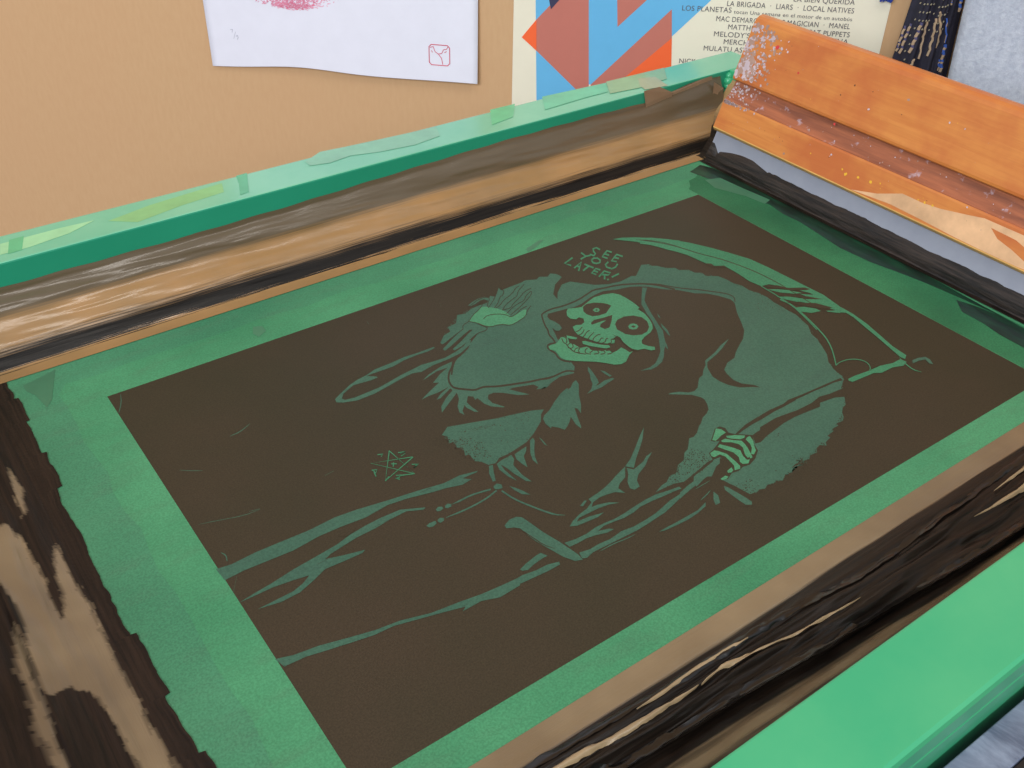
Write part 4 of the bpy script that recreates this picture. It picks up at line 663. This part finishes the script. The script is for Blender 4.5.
# black ink coat clinging to the lower blade, wavy upper edge
INKM = NT('wet_black_ink', .32, coat=.35, coat_rough=.2); n = INKM.noise(INKM.coords((60, 4, 60)), 6, 5, .65)
INKM.color(INKM.mix(INKM.ramp(n, [(.4, 0.), (.7, 1.)]), lin((16, 12, 10)), lin((58, 48, 42)))); INKM.bump(n, .8, .002); INKM = INKM.m
def ink_h(y):
    d = SQ0-y
    h = .0155+.0022*fbm(y*14, 2)+.0006*fbm(y*90, 5)
    if d < .012: h = .018-.9*(abs(d-.004) if d > .004 else 0)
    if .012 <= d < .07: h = .0130+.0055*math.sin(min(1, (d-.012)/.03)*math.pi*.5) - .004*max(0, (d-.05)/.02)
    return h
def ink_fn(u, v):
    h = ink_h(u); a = v*h; t = .0052-.0016*math.sin(math.pi*min(1, v*1.02))-.0012*(1-v)+.0004*fbm(u*40, v*5)
    if v == 0: a = -.0012
    x, z = sp(a, t if v < 1 else .0054); return (x-.56, u+.16, max(z, .0007))
o = link_mesh('ink_coat', sheet(ink_fn, frange(SQ0-.0012, SQ1+.002, 320), frange(0, 1, 14)), INKM, sq, True); o['label'] = 'wet black ink on the lower blade'
# flecks of dried paint on the handle
def dry(name, colr, rough=.5): return plain(name, colr, rough, .2)
WHP, GRP, YLP, RDP, BEP, BKP = dry('dried_white_paint', (196, 178, 184)), dry('dried_grey_paint', (170, 138, 124)), dry('dried_yellow_paint', (226, 176, 50)), dry('dried_red_paint', (214, 62, 62)), dry('dried_beige_film', (218, 174, 132), .35), dry('black_scratch', (60, 46, 40))
bm = bmesh.new()
def on_handle(a, y, t=-.00145): x, z = sp(a, t); return Vector((x-.56, y+.16, z))
def splat(a, y, r, mi, t=-.00135, k=7, el=1.):
    ph = random.random()*6.28; pts = []
    for i in range(k):
        rr = r*(.55+.6*random.random()); an = ph+6.283*i/k
        pts.append(on_handle(a+rr*math.sin(an), y+rr*el*math.cos(an), t))
    f = bm.faces.new([bm.verts.new(p) for p in pts]); f.material_index = mi
for k in range(420):       # crusty paint at the far end
    d = abs(random.gauss(0, .018))+.0015; a = random.uniform(.077, .122)
    if random.random() < .25: d = random.uniform(.002, .022); a = random.uniform(.077, .094)
    splat(a, SQ0-d, random.uniform(.0005, .0025)*(1-.5*min(1, d/.05)), random.choice((0, 1, 1, 0, 1)), -.0013-.00004*random.random())
for k in range(120):
    d = abs(random.gauss(0, .012))+.001; a = random.uniform(.0535, .0562); splat(a, SQ0-d, random.uniform(.0004, .0011), random.choice((0, 1)), -.0014)
for k in range(70):
    splat(random.uniform(.034, .053) if k % 2 else random.uniform(.078, .122), random.uniform(SQ1, SQ0-.01), random.uniform(.0002, .0005), random.choice((0, 1, 5, 2)), -.00135)
for k in range(110):
    a = random.uniform(.058, .0725); y = SQ0-abs(random.gauss(0, .014))-.0008 if k < 75 else random.uniform(SQ1, SQ0)
    splat(a, y, random.uniform(.0004, .0014 if k < 75 else .0007), random.choice((0, 1)), .0004+.0044*math.sin((a-.0568)/.0166*math.pi*.62)-.00025)
for a, d, r, mi in [(0.0916, 0.1326, 0.0013, 0), (0.1035, 0.1992, 0.0009, 0), (0.1032, 0.2121, 0.0008, 0), (0.098, 0.0581, 0.0012, 3), (0.1104, 0.0281, 0.0022, 3), (0.1043, 0.1124, 0.0008, 5), (0.094, 0.1039, 0.0006, 5), (0.0605, 0.0897, 0.0009, 1), (0.0352, 0.0761, 0.0012, 1), (0.0499, 0.1185, 0.0009, 0), (0.0441, 0.1003, 0.0007, 2), (0.0718, 0.1097, 0.0012, 3), (0.0547, 0.2408, 0.0008, 0), (0.0407, 0.1378, 0.0015, 2), (0.0425, 0.1494, 0.0012, 2), (0.0431, 0.1613, 0.0014, 2), (0.045, 0.1693, 0.0009, 2), (0.043, 0.1334, 0.0009, 2), (0.0456, 0.2094, 0.0012, 2), (0.0458, 0.2161, 0.001, 2), (0.0454, 0.2039, 0.0007, 2), (0.1084, 0.1607, 0.0012, 1), (0.0891, 0.0054, 0.004, 0), (0.0824, 0.0016, 0.003, 1), (0.0933, 0.0105, 0.003, 1), (0.1229, 0.0107, 0.002, 1), (0.1106, 0.0048, 0.002, 1), (0.1061, 0.027, 0.002, 1)]: splat(a, D0-d, r, mi, -.0014)
o = link_mesh('dried_paint', bm, [WHP, GRP, YLP, RDP, BEP, BKP], sq); o['kind'] = 'stuff'
bm = bmesh.new()
for i, (pts, mi) in enumerate([([(0.0313, 0.1477), (0.0372, 0.1706), (0.0449, 0.1899), (0.0447, 0.2071), (0.0461, 0.2229), (0.0501, 0.2446), (0.0525, 0.2562), (0.0526, 0.2955), (0.0456, 0.3317), (0.0345, 0.3379), (0.0312, 0.293), (0.0309, 0.2833), (0.0309, 0.2682), (0.032, 0.2415), (0.0333, 0.2133), (0.0341, 0.1842)], 0), ([(0.0484, 0.2636), (0.0476, 0.2839), (0.0411, 0.3067), (0.0347, 0.3031), (0.0405, 0.2842), (0.0433, 0.2714)], 1)]):
    P3 = [on_handle(max(a, .0316), D0-d, -.00128-.00006*i) for a, d in pts]
    vs_ = [bm.verts.new(p) for p in P3]
    for t_ in tessellate_polygon([[Vector((a, d, 0)) for a, d in pts]]):
        f = bm.faces.new([vs_[q] for q in t_]); f.material_index = mi
o = link_mesh('dried_film', bm, [BEP, WOOD], sq); o['label'] = 'pale beige dried ink film along the lower edge'

# ---------------------------------------------------------------- on the wall (local wall coordinates: u along, z up, y<0 towards the room)
def wobj(name, bm, mats, parent=None, smooth=False):
    if parent: return link_mesh(name, bm, mats, parent, smooth)
    return link_mesh(name, bm, mats, None, smooth, WM)
def wthing(name, label, cat):
    o = thing(name, label, cat); o.matrix_world = WM; return o
def wpoly(bm, pts, y, mi=0):
    vs_ = [bm.verts.new((u, y, z)) for u, z in pts]
    for t_ in tessellate_polygon([[Vector((u, z, 0)) for u, z in pts]]):
        try:
            f = bm.faces.new([vs_[q] for q in t_]); f.material_index = mi; f.normal_update()
            if f.normal.y > 0: f.normal_flip()
        except ValueError: pass
# white print: sheet curling off the wall at its lower edge
pp = wthing('art_print', 'white paper print with pink marks and a small red seal, curling off the brown wall', 'print')
PAPER = plain('white_paper', (232, 231, 243), .6, .02)
UL, UR, VB, VT = -.4890, -.1918, -.0098, .41
def pap(u, v):
    s = (u-UL)/(UR-UL); zb = -.0108+.0055*math.exp(-((s-.34)/.2)**2)+.0042*s
    z = zb+(VT-zb)*v
    y = -.0012-.004*(1-v)**4*(.5+.9*math.sin(s*math.pi)**2) - .006*max(0, s-.6)**1.5*(1-v)**3*3
    return (u, y, z)
bm = sheet(pap, frange(UL, UR, 40), [i*i/900 for i in range(31)])
sh = link_mesh('paper_sheet', bm, PAPER, pp, True); so = sh.modifiers.new('thick', 'SOLIDIFY'); so.thickness = .0004; so.offset = 0
def psurf(u, z):
    s = (u-UL)/(UR-UL); zb = -.0108+.0055*math.exp(-((s-.34)/.2)**2)+.0042*s; v = (z-zb)/(VT-zb); return pap(u, v)[1]-.0006
RED = plain('red_seal_ink', (206, 52, 84), .6); PINK = plain('pink_crayon', (236, 140, 170), .7, .1); PINK2 = plain('rose_crayon', (232, 118, 150), .7, .1); PEN = plain('grey_pencil', (178, 178, 190), .7)
def wline(bm, pts, w_, surf=None, y=-.0016, mi=0):
    for (u0, z0), (u1, z1) in zip(pts, pts[1:]):
        d = Vector((u1-u0, z1-z0)); 
        if d.length < 1e-6: continue
        d.normalize(); nx_, nz_ = -d.y*w_/2, d.x*w_/2; e = d*w_*.3
        q = [(u0-e.x+nx_, z0-e.y+nz_), (u1+e.x+nx_, z1+e.y+nz_), (u1+e.x-nx_, z1+e.y-nz_), (u0-e.x-nx_, z0-e.y-nz_)]
        f = bm.faces.new([bm.verts.new((a, surf(a, b) if surf else y, b)) for a, b in q]); f.material_index = mi; f.normal_update()
        if f.normal.y > 0: f.normal_flip()
bm = bmesh.new(); su0, su1, sz0, sz1 = -.2440, -.2218, .0100, .0312; r_ = .0025
rr = [(su0+r_, sz0), (su1-r_, sz0), (su1, sz0+r_), (su1, sz1-r_), (su1-r_, sz1), (su0+r_, sz1), (su0, sz1-r_), (su0, sz0+r_), (su0+r_, sz0)]
wline(bm, rr, .0008, psurf)
cxs = lambda p: [(su0+a*(su1-su0), sz0+b*(sz1-sz0)) for a, b in p]
wline(bm, cxs([(.05, .85), (.2, .9), (.3, .65), (.45, .55), (.6, .35), (.66, .05)]), .0006, psurf)
wline(bm, cxs([(.45, .55), (.62, .6), (.7, .78), (.85, .82), (.93, .95)]), .0006, psurf)
wline(bm, cxs([(.12, .7), (.16, .62)]), .0006, psurf); wline(bm, cxs([(.75, .65), (.85, .7)]), .0006, psurf)
o = link_mesh('seal_stamp', bm, RED, pp); o['label'] = 'small red square seal with branching line'
bm = bmesh.new(); wline(bm, [(-.4625, .031), (-.4600, .0315), (-.4610, .028)], .0005, psurf); wline(bm, [(-.4570, .029), (-.4600, .0215)], .0004, psurf); wline(bm, [(-.4570, .024), (-.4555, .0255), (-.4548, .023), (-.4560, .021)], .0005, psurf)
link_mesh('edition_mark', bm, PEN, pp)
bm = bmesh.new()
for k in range(1300):
    u = random.gauss(-.392, .020); zlo = .0565+.0035*((u+.392)/.03)**2+.0015*random.random()
    z = zlo+abs(random.gauss(0, .014)); 
    if z > .12: continue
    a = random.uniform(-.7, .9); l_ = random.uniform(.001, .0026)
    wline(bm, [(u, z), (u+l_*math.cos(a), z+l_*math.sin(a))], .00045, psurf, mi=random.choice((0, 0, 1)))
o = link_mesh('pink_scribble', bm, [PINK, PINK2], pp); o['kind'] = 'stuff'

# festival poster
po = wthing('poster', 'cream festival poster with blue and orange geometric shapes and a list of band names', 'poster')
CREAM = plain('cream_poster_paper', (238, 230, 208), .5, .02); BLUE = plain('poster_blue', (104, 182, 228), .5, .02); BRN = plain('poster_brick', (196, 116, 102), .5, .02); ORG = plain('poster_orange', (250, 104, 52), .5, .02); NVY = plain('poster_navy', (56, 54, 84), .5, .02); TXT = plain('poster_text_ink', (96, 90, 96), .5, .02)
bm = bmesh.new(); add_box(bm, -.1555, .2105, -.0014, -.0006, -.12, .40); 
for v in bm.verts: v.co.x -= .02*0
link_mesh('poster_sheet', bm, CREAM, po)
bm = bmesh.new()
for i, (mi, pts) in enumerate([(0, [(-0.1334, 0.0856), (-0.1284, -0.0324), (-0.0723, -0.0279), (-0.0799, 0.089)]), (0, [(-0.0804, 0.0965), (0.0426, 0.1041), (0.0404, 0.0929), (0.0064, 0.0552), (0.0034, 0.082), (-0.072, -0.0002), (-0.0741, -0.0003)]), (1, [(-0.1317, 0.0631), (-0.1103, 0.0871), (-0.0799, 0.089), (-0.0728, -0.0193), (-0.1306, 0.0312)]), (1, [(-0.0524, 0.0982), (-0.0121, 0.1007), (-0.0225, 0.0889), (-0.0489, 0.0612)]), (1, [(-0.072, -0.0002), (0.0034, 0.082), (0.0066, 0.0539), (-0.052, -0.007), (-0.0726, -0.0236)]), (2, [(-0.1465, 0.0441), (-0.1317, 0.0631), (-0.1306, 0.0312)]), (2, [(0.0066, 0.0539), (0.0117, -0.0), (-0.0635, -0.0186), (-0.0521, -0.0049)]), (3, [(-0.1213, 0.0902), (-0.1064, 0.0873), (-0.1173, 0.0742)])]): wpoly(bm, pts, -.00145-.00006*i, mi)
link_mesh('poster_artwork', bm, [BLUE, BRN, ORG, NVY], po)
for txt, u0, z0, u1, z1, hgt in [('LA BIEN QUERIDA', 0.1192, 0.0971, 0.1768, 0.0975, 0.0048), ('LA BRIGADA  ·  LIARS  ·  LOCAL NATIVES', 0.0565, 0.0888, 0.1777, 0.0894, 0.005), ('LOS PLANETAS', 0.0135, 0.0817, 0.0616, 0.0826, 0.005), ('tocan Una semana en el motor de un autobús', 0.064, 0.082, 0.1776, 0.082, 0.0036), ('MAC DEMARCO  ·  THE MAGICIAN  ·  MANEL', 0.048, 0.0737, 0.1772, 0.0744, 0.005), ('MATTHEW E. WHITE  ·  MEAT PUPPETS', 0.0607, 0.0665, 0.1785, 0.0665, 0.005), ("MELODY'S ECHO CHAMBER  ·  MENA", 0.0478, 0.0587, 0.1785, 0.0596, 0.005), ('MERCHANDISE', 0.0585, 0.0516, 0.1086, 0.052, 0.005), ('MULATU ASTATKE', 0.0396, 0.0438, 0.1002, 0.0447, 0.005), ('NICK WALLER', 0.0168, 0.0291, 0.0634, 0.0305, 0.005)]:
    cu = bpy.data.curves.new('t', 'FONT'); cu.body = txt; cu.size = hgt/.70; cu.space_character = 1.06; cu.offset = 0
    ob = bpy.data.objects.new('t', cu); COL.objects.link(ob)
    bpy.context.view_layer.update()
    me = bpy.data.meshes.new_from_object(ob); wd = max(v.co.x for v in me.vertices)-min(v.co.x for v in me.vertices); x0_ = min(v.co.x for v in me.vertices)
    k = math.hypot(u1-u0, z1-z0)/wd; an = math.atan2(z1-z0, u1-u0)
    for v in me.vertices:
        x = (v.co.x-x0_)*k; y = v.co.y
        v.co = Vector((u0+x*math.cos(an)-y*math.sin(an), -.0019, z0+x*math.sin(an)+y*math.cos(an)))
    me.materials.clear(); me.materials.append(TXT)
    for p in me.polygons: p.material_index = 0
    o = bpy.data.objects.new('poster_text', me); COL.objects.link(o); o.parent = po
    bpy.data.objects.remove(ob)
# small blue scrap over the poster's upper right
bm = bmesh.new()
for k in range(9):
    u0 = .205+random.uniform(-.004, .006); a = [(u0+.004*math.sin(k), .14), (u0-.003+k*.0006, .118), (u0-.006+k*.0012, .1035+.0008*(k % 3))]
    for (p, q) in zip(a, a[1:]):
        c0 = Vector((p[0], -.005-.0004*k, p[1])); c1 = Vector((q[0], -.005-.0004*k, q[1])); d = c1-c0
        mt = Matrix.Translation((c0+c1)/2) @ d.to_track_quat('Z', 'Y').to_matrix().to_4x4()
        bmesh.ops.create_cone(bm, cap_ends=True, segments=6, radius1=.0012, radius2=.0011, depth=d.length*1.05, matrix=mt)
o = wobj('blue_tassel', bm, plain('cobalt_blue_yarn', (66, 92, 206), .7), smooth=True)
tag(o, 'bright cobalt blue tassel tip hanging over the top right corner of the poster', 'tassel')

# patterned cloth hanging in a narrow bundle, right of the poster
cl = wthing('hanging_scarf', 'dark navy scarf with tan and blue stitched dashes, hanging between poster and grey felt', 'scarf')
DKC = plain('dark_navy_cloth', (34, 32, 48), .8, .25, 200)
TANT, BLT, LVT, DOT = plain('tan_thread', (176, 150, 122), .8), plain('blue_thread', (58, 96, 180), .8), plain('grey_violet_thread', (86, 82, 118), .8), plain('pale_dot_thread', (150, 140, 118), .8)
def scarf_pt(u_, z):     # u_ 0..1 across, z height
    t = (z-.0)/.11; L_ = .2146+.0092*t; Rr = .2755-.0051*t
    wv = .004*math.sin(u_*19+z*9)+.002*math.sin(u_*41-z*20)
    return (L_+(Rr-L_)*u_, -.022-.013*math.sin(u_*math.pi)+wv*math.sin(u_*math.pi), z)
bm = sheet(lambda a, b: scarf_pt(a, b), frange(0, 1, 60), frange(-.22, .34, 40))
sc = link_mesh('cloth', bm, DKC, cl, True); so = sc.modifiers.new('thick', 'SOLIDIFY'); so.thickness = .012; so.offset = -1
bm = bmesh.new()
def stitch(u0, z0, u1, z1, w_, mi, n_=6):
    pts = []
    for i in range(n_+1):
        t = i/n_; x, y, z = scarf_pt(u0+(u1-u0)*t, z0+(z1-z0)*t); pts.append(Vector((x+.0006*math.sin(i*1.9), y-.0008, z)))
    for p, q in zip(pts, pts[1:]):
        d = q-p; mt = Matrix.Translation((p+q)/2) @ d.to_track_quat('Z', 'Y').to_matrix().to_4x4()
        n0 = len(bm.faces); bmesh.ops.create_cone(bm, cap_ends=True, segments=6, radius1=w_/2, radius2=w_/2, depth=d.length*1.1, matrix=mt)
        bm.faces.ensure_lookup_table()
        for f in bm.faces[n0:]: f.material_index = mi
for s in [(0.5137, 0.106, 0.624, 0.0891, 0.0022500000000000003, 0), (0.624, 0.0891, 0.6587, 0.0716, 0.0022500000000000003, 0), (0.4743, 0.1001, 0.515, 0.0829, 0.0022500000000000003, 0), (0.515, 0.0829, 0.526, 0.0652, 0.0022500000000000003, 0), (0.3788, 0.0941, 0.3921, 0.0795, 0.0022500000000000003, 0), (0.3921, 0.0795, 0.415, 0.0603, 0.0022500000000000003, 0), (0.3215, 0.0599, 0.3007, 0.0538, 0.0022500000000000003, 0), (0.2647, 0.0937, 0.2449, 0.0805, 0.003, 2), (0.2449, 0.0805, 0.2211, 0.0655, 0.003, 2), (0.2549, 0.093, 0.2353, 0.0797, 0.0015, 1), (0.1121, 0.0903, 0.0964, 0.077, 0.002625, 2), (0.0964, 0.077, 0.0902, 0.062, 0.002625, 2), (0.0318, 0.0871, 0.0274, 0.0723, 0.0022500000000000003, 2), (0.0274, 0.0723, 0.0275, 0.0633, 0.0022500000000000003, 2), (0.8119, 0.0744, 0.8228, 0.0603, 0.003, 1), (0.8228, 0.0603, 0.8494, 0.0484, 0.003, 1), (0.7159, 0.115, 0.7245, 0.1109, 0.00375, 1), (0.9095, 0.1156, 0.937, 0.1044, 0.003, 1), (0.7205, 0.0981, 0.8015, 0.0766, 0.0015, 1), (0.7695, 0.0601, 0.8036, 0.0497, 0.0015, 1)]: stitch(*s)
for r0 in range(34):
    for c0 in range(9):
        u_ = .14+c0*.065+(r0 % 2)*.03; z = .005+r0*.0075
        if .035 < z < .082 and u_ > .2: continue
        stitch(u_, z, u_+.004, z+.0012, .0013, 3, 1)
link_mesh('stitching', bm, [TANT, BLT, LVT, DOT], cl)
# pale felt
fe = NT('grey_felt', .95, spec=.1); f1 = fe.noise(fe.coords(), 180, 6, .75); f2 = fe.noise(fe.coords(), 14, 4)
c = fe.mix(fe.ramp(f1, [(.3, 0.), (.7, 1.)]), lin((172, 178, 194)), lin((208, 213, 224)))
fe.color(fe.mix(fe.ramp(f2, [(.5, 0.), (.75, .4)]), c, lin((176, 172, 166)))); fe.bump(f1, .6, .002)
def felt(a, b):          # a 0..1 across, b height
    L_ = .2702-.046*b; wd = .34
    y = -.066+.016*(1-min(1, a/.10))**2 + .004*math.sin(a*9+b*6)+.002*fbm(a*6, b*9)
    return (L_+wd*a, y, b)
fb = sheet(felt, frange(0, 1, 60), frange(-.25, .36, 40))
o = wobj('felt_blanket', fb, fe.m, smooth=True); so = o.modifiers.new('thick', 'SOLIDIFY'); so.thickness = .008; so.offset = -1
tag(o, 'pale grey fuzzy felt blanket hanging at the far right behind the orange squeegee', 'blanket')
